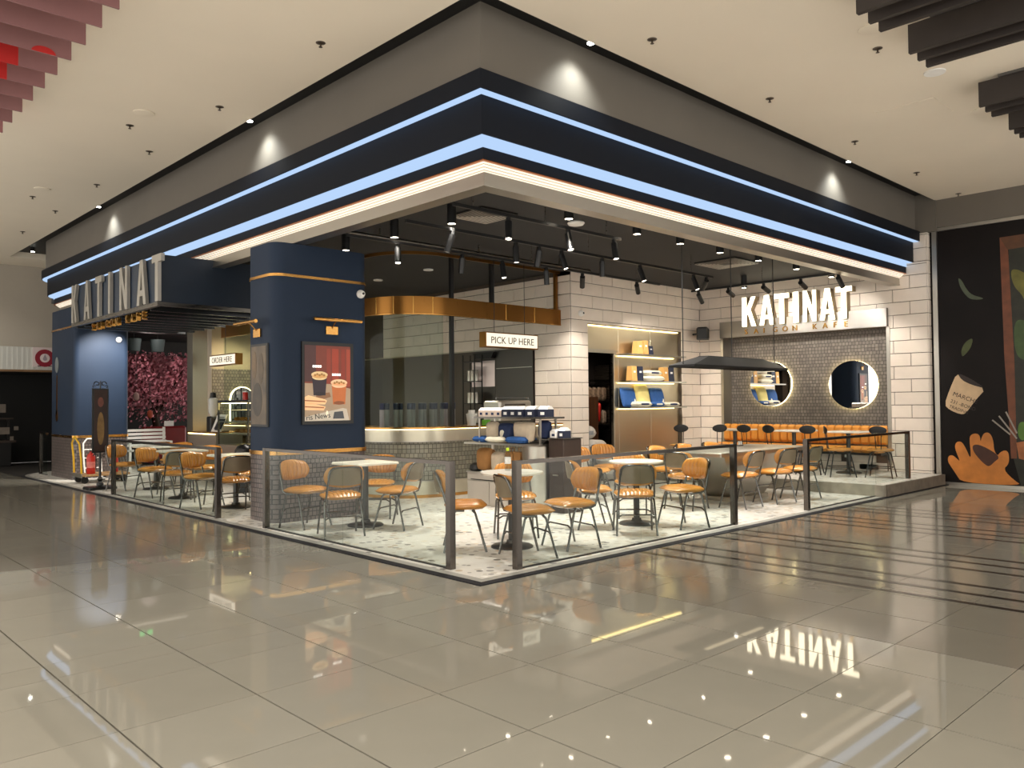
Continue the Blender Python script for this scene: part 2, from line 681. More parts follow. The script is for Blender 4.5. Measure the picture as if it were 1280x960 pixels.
def shown(poly):
    q = [proj((x, y, 0)) for x, y in poly]
    return any(t and -40 < t[0] < 1320 and 500 < t[1] < 1010 for t in q)


def cdist(poly):
    cx = sum(p[0] for p in poly) / len(poly); cy = sum(p[1] for p in poly) / len(poly)
    return (cx - CAM.x) ** 2 + (cy - CAM.y) ** 2


pieces.sort(key=lambda t: (not shown(t[0]), cdist(t[0])))
share = {}
rest = {}
for k, (poly, m) in enumerate(pieces):
    if k < 300 and shown(poly):
        ox, oy = poly[0]
        key = (m.name,) + tuple((round(x - ox, 3), round(y - oy, 3)) for x, y in poly)
        if key not in share:
            share[key] = MB().prism([(x - ox, y - oy) for x, y in poly], -.012, 0).mesh('floor_tile', m)
        place('floor_tile', share[key], floor, (ox, oy, 0))
    else:
        rest.setdefault(m.name, (MB(), m))[0].prism(poly, -.012, 0)
for nm, (mb, m) in rest.items():
    tag(mb.build('floor_tiles_beyond', m, floor), kind='stuff')
for x in (7.22, 6.90, 6.57, 5.91, 5.585, 5.26, 4.08, 3.77, 3.44, 2.79, 2.465, 2.14):
    MB().box(x - .033, x + .033, -6.5, -.01, -.01, .0012).build('floor_stripe', M_STRIPE, floor)

# ------------------------------------------------------------------ cafe floor, kerb and platform
ARC = [(1.3 - 1.3 * math.cos(a), 14.9 + 1.5 * math.sin(a)) for a in [i * PI / 24 for i in range(13)]]


def outline(off):
    a = [(1.3 - (1.3 - off) * math.cos(t), 14.9 + (1.5 - off) * math.sin(t)) for t in [i * PI / 24 for i in range(13)]]
    return [(11.2, off), (off, off)] + a + [(4.5, 16.4 - off)]


def strip(o0, o1, z0, z1):
    a, b = outline(o0), outline(o1)
    mb = MB()
    for i in range(len(a) - 1):
        mb.loft([[(*a[i], z0), (*a[i + 1], z0), (*b[i + 1], z0), (*b[i], z0)], [(*a[i], z1), (*a[i + 1], z1), (*b[i + 1], z1), (*b[i], z1)]])
    return mb


struct('trim_1', strip(0, .085, -.02, .008), M_CURB, 'dark stone kerb strip around the cafe floor')
struct('trim_2', strip(.085, .17, -.02, .010), M_CURB2, 'pale stone strip inside the dark kerb')
o_ = outline(.17)
fl = MB().prism([(11.2, 5.2)] + o_[:1] + o_[1:] + [(4.5, 5.2)], -.02, .012)
struct('floor_cafe', MB().prism([(11.3, 16.4)] + o_, -.02, .012), M_TERR, 'pale terrazzo cafe floor with grey and tan chips')
M_STONE = mat('platform_stone', (150, 142, 128), .55, noise=(5, .3), bump=(9, .3))
M_STONED = mat('platform_front_stone', (104, 94, 82), .6, noise=(7, .35), bump=(9, .3))
plat = struct('floor_platform', MB().box(8.32, 10.9, .06, 5.0, .012, .186), M_STONE, 'raised stone platform below the bench wall')
MB().box(8.34, 10.88, .07, 4.99, .186, .192).build('platform_top', M_TERR, plat)
MB().box(8.40, 10.9, .03, .06, .012, .19).build('platform_front', M_STONED, plat)

# ------------------------------------------------------------------ mall ceiling
ceil = struct('ceiling', MB().box(-9, .12, -9, 20.6, 5.05, 5.25), M_CEIL, 'cream plaster mall ceiling')
MB().box(.12, 11.4, -9, .12, 5.05, 5.25).build('ceiling_field', M_CEIL, ceil)
MB().box(.12, 8, 16.75, 20.6, 5.05, 5.25).build('ceiling_field', M_CEIL, ceil)
MB().box(5.68, 6.34, -1.66, -.955, 5.044, 5.0505).build('access_hatch', M_CEIL, ceil)
struct('ceiling_slot', MB().box(.1, 11.4, .1, 16.8, 5.19, 5.27), M_BLACK, 'black recessed slot between the ceiling and the fascia')


# ------------------------------------------------------------------ fascia above the cafe: swept along both fronts
def path(c, xe=10.9):
    r = 1.365 - c
    a = [(1.365 - r * math.cos(t), 14.9 + r * math.sin(t)) for t in [i * PI / 24 for i in range(13)]]
    return [(xe, c), (c, c)] + [(c, y) for y in (4, 8, 12)] + a + [(5.0, 14.9 + r)]


def sweep(prof, xe=10.9):
    mb = MB()
    cols = [path(c, xe) for c, z in prof]
    rings = [[(*cols[k][i], prof[k][1]) for k in range(len(prof))] for i in range(len(cols[0]))]
    return mb.loft(rings)


struct('wall_bulkhead', sweep([(.45, 4.4), (.45, 5.2), (.6, 5.2), (.6, 4.4)], 11.3), M_GREY, 'grey plaster bulkhead above the navy bands', True)
struct('trim_3', sweep([(.365, 4.352), (.365, 4.526), (.62, 4.526), (.62, 4.352)]), M_NAVY, 'upper navy band of the fascia', True)
struct('trim_4', sweep([(.48, 3.987), (.48, 4.349), (.7, 4.349), (.7, 3.987)]), M_NAVY, 'middle navy band of the fascia', True)
struct('trim_5', sweep([(.61, 3.80), (.61, 3.984), (.8, 3.984), (.8, 3.80)]), M_NAVY, 'lower navy band of the fascia', True)
tag(sweep([(.385, 4.345), (.385, 4.351), (.476, 4.351), (.476, 4.345)]).build('light_strip', E_BLUE, None),
    'thin blue white light strip under the upper navy fascia band', 'light strip')
s2 = tag(sweep([(.50, 3.980), (.50, 3.986), (.607, 3.986), (.607, 3.980)]).build('light_strip', E_BLUE, None),
         'wider blue white light strip under the middle navy fascia band', 'light strip')
sweep([(.603, 3.915), (.603, 3.979), (.609, 3.979), (.609, 3.915)]).build('diffuser', E_BLUE, s2)  # LED light falling on the lower band's top, put in as a glowing strip
struct('trim_6', sweep([(.73, 3.612), (.73, 3.728), (.86, 3.728), (.86, 3.612)]), M_STEEL, 'brushed steel lower beam of the fascia', True)
struct('trim_7', sweep([(.72, 3.594), (.72, 3.612), (.9, 3.612), (.9, 3.594)]), M_STEEL, 'thin steel lip along the beam')
tag(sweep([(.64, 3.80), (.728, 3.73), (.78, 3.73), (.78, 3.80)]).build('light_strip', M_PERF, None),
    'warm white perforated light strip above the steel beam', 'light strip')
struct('trim_8', sweep([(.605, 3.792), (.605, 3.80), (.64, 3.80), (.64, 3.792)]), mat('copper_edge', (190, 110, 50), .3, .8, noise=(5, .05)), 'thin copper edge above the perforated strip')
# interior ceiling
struct('ceiling_cafe', MB().box(.86, 10.9, .86, 16.2, 3.95, 4.3), M_CEIL_IN, 'black painted cafe ceiling')


# ------------------------------------------------------------------ block tiled walls
def subtract(r, h):
    a, b, c, d = r
    e, f_, g_, i = h
    if e >= b or f_ <= a or g_ >= d or i <= c:
        return [r]
    out = []
    if a < e:
        out.append((a, e, c, d))
    if f_ < b:
        out.append((f_, b, c, d))
    a2, b2 = max(a, e), min(b, f_)
    if c < g_:
        out.append((a2, b2, c, g_))
    if i < d:
        out.append((a2, b2, i, d))
    return out


TMESH = {}


def blocks(parent, plane, at, u0, u1, v0, v1, holes=(), tw=.6, th=.235, voff=0.0, uoff=0.0, t=.016):
    """plane '-y': wall facing -Y at y = at, u along X;  '-x': wall facing -X at x = at, u along Y"""
    k = math.floor((v0 - voff) / th)
    while voff + k * th < v1:
        z0, z1 = max(voff + k * th, v0), min(voff + (k + 1) * th, v1)
        s_ = uoff + (tw / 2 if k % 2 else 0)
        i = math.floor((u0 - s_) / tw)
        while s_ + i * tw < u1:
            rects = [(max(s_ + i * tw, u0), min(s_ + (i + 1) * tw, u1), z0, z1)]
            for h in holes:
                rects = [q for r in rects for q in subtract(r, h)]
            for a, b, c, d in rects:
                if b - a < .03 or d - c < .03:
                    continue
                g_ = .0048
                w_, h_ = round(b - a - 2 * g_, 3), round(d - c - 2 * g_, 3)
                key = (plane, w_, h_)
                if key not in TMESH:
                    e = .005
                    back = [(0, 0), (w_, 0), (w_, h_), (0, h_)]
                    front = [(e, e), (w_ - e, e), (w_ - e, h_ - e), (e, h_ - e)]
                    if plane == '-y':
                        rg = [[(p, 0, q) for p, q in back], [(p, -t + .004, q) for p, q in back], [(p, -t, q) for p, q in front]]
                    else:
                        rg = [[(0, p, q) for p, q in back[::-1]], [(-t + .004, p, q) for p, q in back[::-1]], [(-t, p, q) for p, q in front[::-1]]]
                    TMESH[key] = MB().loft(rg).mesh('wall_block', M_WTILE)
                place('wall_block', TMESH[key], parent, (a + g_, at, c + g_) if plane == '-y' else (at, a + g_, c + g_))
            i += 1
        k += 1


# right wall with the bench alcove
AY0, AY1, AZ1, AX = .97, 4.42, 2.86, 11.2
wr = MB().box(10.9, 11.3, AY1, 5.3, 0, 3.97).box(10.9, 11.3, .26, AY0, 0, 4.4).box(10.9, 11.3, AY0, AY1, AZ1, 3.97).box(10.9, 11.3, AY0, AY1, 0, .3).box(AX, 11.3, AY0, AY1, .3, AZ1)
wall_right = struct('wall_right', wr, M_WGROUT, 'right cafe wall clad in white blocks with a tiled alcove')
blocks(wall_right, '-x', 10.9, .26, 5.0, .19, 3.95, [(AY0, AY1, .62, AZ1)], uoff=.26)
blocks(wall_right, '-x', 10.9, .26, .61, 3.95, 4.5, uoff=.26)
blocks(wall_right, '-y', .26, 10.885, 11.3, 0, 4.5, uoff=10.885)
MB().box(AX - .012, AX, AY0, AY1, .3, AZ1).build('mosaic_panel', M_MOS_ALC, wall_right)
MB().box(10.9, AX, AY1 - .012, AY1, .3, AZ1).build('steel_reveal', M_STEEL, wall_right)
MB().box(10.9, AX, AY0, AY0 + .012, .3, AZ1).build('steel_reveal', M_STEEL, wall_right)
MB().box(10.87, 10.91, AY0 - .05, AY0 + .012, .3, AZ1).build('steel_frame', M_STEEL, wall_right)
MB().box(10.87, 10.91, AY1 - .012, AY1 + .05, .3, AZ1).build('steel_frame', M_STEEL, wall_right)

# back wall with the steel niche and the store room doorway
NX0, NX1, NZ = 7.13, 10.17, 3.0
DX0, DX1, DZ = 7.17, 7.97, 2.5
wb = MB().box(6.66, NX0, 5.0, 5.3, 0, 3.97).box(NX1, 10.9, 5.0, 5.3, 0, 3.97).box(NX0, NX1, 5.0, 5.3, NZ, 3.97)
wall_back = struct('wall_back', wb, M_WGROUT, 'back cafe wall clad in white blocks around the steel niche')
blocks(wall_back, '-y', 5.0, 6.66, 10.885, 0, 3.95, [(NX0, NX1, -1, NZ)], uoff=6.66)
sp = [(NX0, DX0, 0, DZ), (NX0, 8.113, DZ, NZ), (8.113, 9.157, 0, NZ), (9.157, NX1, 0, NZ), (DX1, 8.113, 0, DZ)]
niche = struct('wall_niche', MB().box(NX0, 7.17, 5.1, 5.14, 0, DZ).box(DX1, NX1, 5.1, 5.14, 0, DZ).box(NX0, NX1, 5.1, 5.14, DZ, NZ), M_STEELD, 'brushed steel panelled niche in the back wall')
M_NICHE = brushed('niche_steel', (196, 186, 166), 0.36, .08, (2, 2, 30))
for a, b, c, d in sp:
    MB().cbox(a + .003, b - .003, 5.06, 5.1, c + .003, d - .003, .003).build('steel_panel', M_NICHE, niche)
MB().box(DX0 - .03, DX1 + .03, 5.03, 5.06, DZ - .04, DZ + .03).build('door_lintel', M_STEEL, niche)
# store room
M_STORE = mat('store_dark', (30, 24, 21), .8, noise=(4, .2))
spot('fill_store', (8.0, 5.6, 2.8), (8.3, 5.9, 0), 35, 140, .6, .08, (1, .8, .6))  # fill lamp without a fixture, added to brighten the dark doorway
struct('wall_store', MB().box(6.95, 10.1, 6.6, 6.7, 0, 2.9).box(6.9, 6.95, 5.3, 6.7, 0, 2.9).box(10.1, 10.15, 5.14, 6.7, 0, 2.9).box(6.9, 10.15, 5.3, 6.7, 2.9, 2.95), M_STORE, 'dark store room behind the doorway')

# kitchen wall behind the bar (faces -X)
KW = 6.66
wk = struct('wall_kitchen', MB().box(KW, KW + .12, 5.0, 13.1, 0, 3.97), M_WGROUT, 'kitchen wall of white blocks above dark steel')
blocks(wk, '-x', KW, 5.0, 11.0, 0, 3.88, [(5.93, 20, -1, 2.6)], uoff=5.0)
M_DSTEEL = brushed('kitchen_dark_steel', (96, 92, 90), .35)
MB().box(KW - .03, KW, 7.03, 13, 0, 2.58).build('steel_panel', M_DSTEEL, wk)
MB().box(KW - .015, KW, 5.93, 13, 2.58, 2.62).build('steel_edge', M_STEEL, wk)
dk = MB().box(KW - .05, KW, 5.95, 7.0, 0, 2.56).build('door_1', M_DSTEEL)
tag(dk, 'dark steel kitchen door beside the white block wall', 'structure', None, 'structure')
MB().box(KW - .06, KW - .05, 5.97, 6.98, 2.2, 2.215).build('door_seam', M_STEEL, dk)
M_PINKW = mat('pinkish_wall_panel', (214, 200, 200), .6, noise=(3, .05))
MB().box(KW - .036, KW - .03, 7.05, 7.75, 1.85, 2.38).build('wall_board', M_PINKW, wk)
# end wall of the kitchen (faces -Y), seen left of the blue column
we = struct('wall_end', MB().box(2.9, 6.8, 13.0, 13.12, 0, 3.97), mat('end_wall', (190, 174, 138), .5, noise=(2, .06)), 'warm lit end wall behind the order counter')
MB().box(3.35, 6.6, 12.985, 13.0, 0, 2.35).build('mosaic_panel', brick_mat('end_mosaic', (150, 140, 118), (120, 112, 98), (80, 72, 60), .07, .07, .4, 'xz', .006), we)

# ------------------------------------------------------------------ mural wall on the far right and the beam above it
M_MURAL = mat('mural_black', (20, 14, 13), .5, noise=(1.4, .35), spec=.2)
mural = struct('wall_mural', MB().box(11.02, 11.3, -6.5, .26, 0, 4.5), M_MURAL, 'dark printed mural wall with garden tools')
struct('wall_beam', MB().box(10.95, 11.4, -6.5, .1, 4.56, 5.05).box(10.92, 11.4, .1, .7, 4.5, 5.2), M_GREY, 'grey beam above the mural')
struct('trim_9', MB().box(10.98, 11.02, -6.5, .2, 4.5, 4.56).box(10.98, 11.02, .12, .2, 0, 4.5).box(10.98, 11.02, -6.5, .12, 0, .05), M_STEEL, 'steel frame around the mural')

# ------------------------------------------------------------------ far left: neighbouring shop front
struct('wall_far', MB().box(-6, 2.2, 18.0, 18.2, 2.45, 5.05), mat('far_wall', (168, 160, 148), .8, noise=(1, .05)), 'cream wall above the far dark shop')
fw = tag(MB().box(-6, 2.2, 17.9, 18.0, 2.45, 3.02).build('wall_fluted', mat('fluted_wall', (196, 196, 190), .6, noise=(2, .04))), 'white fluted fascia of the far shop', 'structure', None, 'structure')
fm = MB().box(-.02, .02, -.012, 0, 0, .53).mesh('flute', MATS['fluted_wall'])
for i in range(34):
    place('flute', fm, fw, (-2.2 + i * .11, 17.9, 2.47))
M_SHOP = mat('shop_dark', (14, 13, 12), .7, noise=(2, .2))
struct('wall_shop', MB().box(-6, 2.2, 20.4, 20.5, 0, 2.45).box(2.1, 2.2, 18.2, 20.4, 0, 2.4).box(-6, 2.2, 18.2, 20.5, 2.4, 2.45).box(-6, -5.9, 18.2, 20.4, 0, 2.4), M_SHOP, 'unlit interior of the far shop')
struct('trim_10', MB().box(-6, 2.2, 17.88, 18.0, 2.40, 2.45), mat('shop_lintel', (120, 90, 60), .5, noise=(4, .1)), 'brown lintel of the far shop')
# blossom shop behind the cafe
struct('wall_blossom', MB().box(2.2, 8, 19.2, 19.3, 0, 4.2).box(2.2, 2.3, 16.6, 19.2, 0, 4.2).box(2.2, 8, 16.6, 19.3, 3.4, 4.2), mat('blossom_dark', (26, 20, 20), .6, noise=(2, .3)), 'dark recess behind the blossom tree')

# ------------------------------------------------------------------ blue columns
def rounded(x0, x1, y0, y1, r, n=5):
    pts = []
    for cx, cy, a0 in ((x0 + r, y0 + r, PI), (x1 - r, y0 + r, 1.5 * PI), (x1 - r, y1 - r, 0), (x0 + r, y1 - r, .5 * PI)):
        for i in range(n + 1):
            a = a0 + i * PI / 2 / n
            pts.append((cx + r * math.cos(a), cy + r * math.sin(a)))
    return pts


def column(label, x0, x1, y0, y1, r):
    c = thing('column', label, 'column', ((x0 + x1) / 2, (y0 + y1) / 2, 0))
    ox, oy = (x0 + x1) / 2, (y0 + y1) / 2
    def ring(g_):
        return rounded(x0 - g_ - ox, x1 + g_ - ox, y0 - g_ - oy, y1 + g_ - oy, r)
    MB().prism(ring(0), .92, 3.59).build('shaft', M_BLUE, c, True)
    MB().prism(ring(0), .012, .87).build('mosaic_base', M_MOS_COL, c, True)
    MB().prism(ring(.012), .87, .92).build('brass_trim', M_BRASS, c, True)
    MB().prism(ring(.012), 3.155, 3.19).build('brass_trim', M_BRASS, c, True)
    return c


column('blue column with a lit drinks screen on it, nearest the camera', .45, 1.88, 4.43, 5.2, .16)
column('blue column at the far rounded corner, washed with light', .53, 1.62, 13.2, 14.9, .12)


# ------------------------------------------------------------------ railings
def rail(label, axis, c, a, b, h, seams, z0=.012, zb=None, caps=(1, 1)):
    loc = (c, a, 0) if axis == 'y' else (a, c, 0)
    t = thing('glass_railing', label, 'railing', loc)
    L = b - a
    def B(u0, u1, v0, v1, z0_, z1_):
        return MB().box(v0, v1, u0, u1, z0_, z1_) if axis == 'y' else MB().box(u0, u1, v0, v1, z0_, z1_)
    if caps[0]:
        B(-.032, .032, -.032, .032, z0, h).build('post', M_RAIL, t)
    if caps[1]:
        B(L - .032, L + .032, -.032, .032, z0 if zb is None else zb, h).build('post', M_RAIL, t)
    B(.032, L - .032, -.03, .03, h - .035, h).build('top_rail', M_RAIL, t)
    us = [.032] + [s - a for s in seams] + [L - .032]
    for i in range(len(us) - 1):
        zz = z0 if (zb is None or us[i] + a < 8.3) else zb
        B(us[i] + .004, us[i + 1] - .004, -.006, .006, zz + .004, h - .035).build('glass_pane', M_GLASS, t)
    B(.032, L - .032, -.014, .014, z0, z0 + .012).build('floor_channel', M_BLKMET, t) if zb is None else B(.032, 8.34 - a, -.014, .014, z0, z0 + .012).build('floor_channel', M_BLKMET, t)
    return t


rail('glass railing with steel posts in front of the drinks screen column', 'y', .235, .67, 4.21, .985, [2.48])
rail('glass railing with steel posts along the right front near the corner', 'x', .235, .65, 4.30, .985, [2.46])
rail('glass railing with steel posts ending on the raised platform', 'x', .2, 6.1, 9.67, .98, [8.37], zb=.192)
rail('glass railing with steel posts left of the near blue column', 'y', .195, 5.5, 9.66, .95, [7.45])
rail('short glass railing at the far rounded corner', 'y', .5, 15.0, 15.55, .95, [], caps=(0, 1))


# ------------------------------------------------------------------ tan chair
def make_chair():
    t = thing('dining_chair', 'x', 'chair', group='tan leather cafe chairs')
    MB().cushion(.46, .44, .085, 9, 72, 10, .22, .016).xf(Matrix.Translation((0, 0, .465))).build('seat', M_TAN, t, True)
    def bend(q):
        x, y, z = q
        return (x, -.215 - .095 * (1 - (x / .23) ** 2) + .03 + z - (y) * .16, .70 + y)
    # cushion faces forward (+Y): thickness axis becomes y
    bk = MB().cushion(.46, .25, .065, 9, 72, 8, .34, .014, fn=bend).build('backrest', M_TAN, t, True)
    def bend2(q):
        x, y, z = q
        return (x, -.215 - .095 * (1 - (x / .23) ** 2) - .006 + z - y * .16, .70 + y)
    MB().cushion(.40, .20, .012, 0, 14, 4, .25, fn=bend2).build('back_panel', M_TANB, bk, True)
    r = .012
    hoop = []
    for s in (-1, 1):
        side = [(s * .195, -.02, .425), (s * .20, -.12, .428), (s * .20, -.175, .445), (s * .198, -.20, .50), (s * .190, -.235, .62), (s * .176, -.285, .76), (s * .15, -.302, .795), (s * .11, -.312, .805)]
        hoop += side if s < 0 else side[::-1]
    MB().tube(hoop, r, 8).build('back_frame', M_CHROME, t, True)
    for s in (-1, 1):
        MB().tube([(s * .195, -.10, .43), (s * .205, -.13, .40), (s * .225, -.225, .012)], r, 8).build('leg', M_CHROME, t, True)
        MB().tube([(s * .195, .06, .43), (s * .205, .09, .40), (s * .225, .20, .012)], r, 8).build('leg', M_CHROME, t, True)
    MB().tube([(-.19, .07, .428), (-.15, .075, .428), (.15, .075, .428), (.19, .07, .428)], r, 6).build('seat_support', M_CHROME, t, True)
    MB().tube([(-.214, .14, .23), (-.16, .14, .26), (.16, .14, .26), (.214, .14, .23)], .009, 6).build('stretcher', M_CHROME, t, True)
    MB().tube([(-.214, -.17, .21), (-.16, -.17, .24), (.16, -.17, .24), (.214, -.17, .21)], .009, 6).build('stretcher', M_CHROME, t, True)
    return t


CH = [
    # x, y, fx, fy, label
    (.62, 3.93, .25, -.97, 'tan chair beside the blue column, facing right, left of the square table'),
    (.58, 3.08, .33, .94, 'tan chair with its back to the camera at the table by the blue column'),
    (1.36, 3.06, -.40, .91, 'tan chair turned left at the square table in front of the curved bar'),
    (1.70, 4.0, -.75, -.66, 'tan chair half hidden behind the square table by the blue column'),
    (1.0, 1.36, .78, -.62, 'tan chair seen side on, just right of the corner steel post'),
    (1.16, .60, .93, -.36, 'tan chair nearest the camera, behind the right corner post'),
    (1.82, .66, -.97, .20, 'tan chair facing left, pushed in at the round table with the bottle'),
    (1.90, 1.55, -.60, -.80, 'tan chair behind the round table with the bottle'),
    (3.0, 1.36, .80, -.60, 'tan chair facing right, left of the middle round table'),
    (2.98, .72, .71, .71, 'tan chair with its back square to the camera at the middle round table'),
    (3.74, .60, -.95, .30, 'tan chair facing left, right of the middle round table'),
    (4.02, 1.55, -.65, -.76, 'tan chair behind the middle round table'),
    (5.17, 1.50, 1.0, .05, 'tan chair at the left end of the long steel table'),
    (5.80, 1.04, 0.0, 1.0, 'first tan chair along the near side of the long steel table'),
    (6.62, .97, .14, .99, 'second tan chair along the near side of the long steel table'),
    (7.32, .92, .05, 1.0, 'third tan chair along the near side of the long steel table, next to the platform'),
    (5.95, 2.35, 0, -1, 'left tan chair on the far side of the long steel table'),
    (6.75, 2.38, .08, -1, 'middle tan chair on the far side of the long steel table'),
    (7.5, 2.36, 0, -1, 'right tan chair on the far side of the long steel table'),
    (5.0, 3.05, .2, -1, 'tan chair behind the middle round table near the steel shelves'),
    (5.75, 3.35, -.3, -1, 'tan chair near the steel shelves, right of its neighbour'),
    (.60, 5.93, .2, .98, 'tan chair with its dark back to the camera, just left of the near blue column'),
    (.53, 6.78, .35, -.94, 'tan chair with a bright back behind the left railing, second from the column'),
    (.52, 7.72, .25, .97, 'tan chair seen from behind in the middle of the left railing'),
    (.57, 8.78, .35, -.94, 'tan chair facing right near the left end of the left railing'),
    (.62, 10.35, .5, -.87, 'tan chair beyond the end post of the left railing'),
    (1.35, 6.75, -.8, -.6, 'tan chair on the inner side of the first left table'),
    (1.30, 8.55, -.7, -.7, 'tan chair on the inner side of the second left table'),
    (1.45, 10.2, -.8, -.6, 'tan chair on the inner side of the third left table'),
    (1.30, 5.95, -.5, .86, 'tan chair tucked behind the near blue column'),
    (1.72, 10.95, .9, .4, 'tan chair standing in front of the order counter'),
]
ch0 = make_chair()
for i, (x, y, fx, fy, lb) in enumerate(CH):
    if i == 0:
        ch0.location = (x, y, 0)
        ch0.rotation_euler = (0, 0, face_rz(fx, fy))
        ch0['label'] = lb
    else:
        dup(ch0, (x, y, 0), face_rz(fx, fy), lb)


# ------------------------------------------------------------------ black backed stools on the platform
def make_stool():
    t = thing('side_chair', 'x', 'chair', group='black framed chairs on the platform')
    MB().lathe([(.02, .44), (.19, .44), (.215, .455), (.212, .475), (.18, .49), (.02, .494)], 24).build('seat', M_TAN, t, True)
    r = .011
    for a in (45, 135, 225, 315):
        c, s = math.cos(math.radians(a)), math.sin(math.radians(a))
        MB().tube([(.13 * c, .13 * s, .432), (.17 * c, .17 * s, .425), (.20 * c, .20 * s, .39), (.30 * c, .30 * s, .0)], r, 8).build('leg', M_BLKMET, t, True)
    ring = [(.255 * math.cos(a), .255 * math.sin(a), .17) for a in [math.radians(45 + 90 * k) for k in range(4)]]
    MB().tube(ring, .008, 6, True).build('stretcher', M_BLKMET, t, True)
    for s in (-1, 1):
        MB().tube([(s * .035, -.16, .44), (s * .04, -.20, .50), (s * .05, -.235, .78)], .008, 6).build('back_stem', M_BLKMET, t, True)
    def bend(q):
        x, y, z = q
        return (x, -.25 + z + .9 * x * x - y * .1, .80 + y)
    MB().cushion(.28, .15, .022, 0, 14, 8, .5, p=2.5, fn=bend).build('backrest', M_BLKMET, t, True)
    return t


ST = [
    (9.35, 1.20, .6, -.8, 'black backed chair with a round tan seat, second from the platform railing end'),
    (9.62, .62, .9, .2, 'black backed chair with a round tan seat at the right end of the platform'),
    (9.45, 1.80, .9, .3, 'black backed chair at the middle bench table, right of the pair'),
    (9.40, 2.40, .95, -.2, 'black backed chair at the middle bench table, left of the pair'),
    (9.45, 3.0, .9, .1, 'black backed chair near the left bench table'),
    (9.30, 3.60, .7, .7, 'black backed chair against the white block wall, right one of two'),
    (8.95, 4.2, .8, .6, 'black backed chair against the white block wall, left one of two'),
]
st0 = make_stool()
for i, (x, y, fx, fy, lb) in enumerate(ST):
    if i == 0:
        st0.location = (x, y, .192)
        st0.rotation_euler = (0, 0, face_rz(fx, fy))
        st0['label'] = lb
    else:
        dup(st0, (x, y, .192), face_rz(fx, fy), lb)


# ------------------------------------------------------------------ tables
def make_table(name, label, loc, top, h=.79, r=.33, rz=0, group='cafe tables', slim=False):
    t = thing(name, label, 'table', loc, rz, group)
    if top == 'round':
        MB().lathe([(.01, h - .028), (r - .012, h - .028), (r, h - .018), (r, h - .006), (r - .006, h), (.01, h)], 36).build('table_top', M_MARB, t, True)
    else:
        MB().cbox(-top[0] / 2, top[0] / 2, -top[1] / 2, top[1] / 2, h - .03, h, .012).build('table_top', M_MARB, t)
    MB().lathe([(.11, h - .045), (.11, h - .029), (.03, h - .029)], 16).build('top_plate', M_BASE, t, True)
    MB().lathe([(.038, .06), (.038, h - .045)], 16).build('pedestal', M_BASE, t, True)
    MB().lathe([(.22, .0), (.22, .012), (.205, .024), (.08, .034), (.06, .05), (.055, .075), (.03, .078)], 32).build('base', M_BASE, t, True)
    return t


make_table('square_table', 'square pale topped table by the near blue column', (1.18, 3.48, .012), (.6, .6), h=.785)
make_table('round_table', 'round pale topped table with a water bottle, nearest the corner', (1.40, 1.09, .012), 'round', h=.782)
make_table('round_table', 'round pale topped table in the middle of the right front', (3.55, 1.13, .012), 'round', h=.775)
make_table('square_table', 'square table behind the left railing, nearest the blue column', (.86, 6.40, .012), (.62, .62), h=.78)
make_table('square_table', 'square table in the middle behind the left railing', (.80, 8.23, .012), (.62, .62), h=.78)
make_table('square_table', 'square table farthest along the left front', (1.04, 10.05, .012), (.62, .62), h=.78)
for y, nm in ((3.66, 'leftmost'), (2.40, 'middle'), (1.36, 'rightmost')):
    make_table('bench_table', f'{nm} of the three pale tables in front of the tan bench', (10.05, y, .192), (.62, .66), h=.76, group='bench tables')

# long steel table
lt = thing('communal_table', 'long brushed steel table with a slanted steel base', 'table', (6.78, 1.66, .012))
MB().cbox(-1.33, 1.33, -.54, .54, .71, .765, .01).build('table_top', M_STEEL, lt)
MB().loft([[(-.5, -.24, .06), (.36, -.24, .06), (.36, .24, .06), (-.5, .24, .06)], [(-1.0, -.38, .71), (1.0, -.38, .71), (1.0, .38, .71), (-1.0, .38, .71)]]).build('slanted_base', M_STEEL, lt)
MB().box(-.56, .42, -.28, .28, 0, .06).build('plinth', mat('plinth_stone', (150, 138, 122), .5, noise=(5, .1)), lt)
cs = thing('condiment_holder', 'small metal holder on the long steel table', 'holder', (7.35, 1.95, .777))
MB().box(-.06, .06, -.03, .03, 0, .02).build('tray', M_STEELD, cs)
for s in (-1, 1):
    MB().lathe([(.02, .02), (.02, .07), (.012, .08)], 10, s * .03, 0).build('shaker', M_STEEL, cs, True)

# bottle on the round table
bo = thing('water_bottle', 'clear plastic water bottle with a yellow green cap', 'bottle', (1.47, 1.22, .794))
MB().lathe([(.028, 0), (.033, .008), (.033, .05), (.03, .06), (.033, .07), (.033, .15), (.028, .175), (.014, .2), (.013, .215)], 18).build('body', glass('bottle_plastic', (225, 230, 228), 1.3), bo, True)
MB().lathe([(.0345, .07), (.0345, .14)], 18).build('label_band', mat('bottle_label', (206, 208, 206), .5, noise=(30, .25)), bo, True)
MB().lathe([(.017, .205), (.017, .235), (.01, .238)], 14).build('cap', mat('lime_cap', (190, 214, 40), .4, noise=(8, .03)), bo, True)

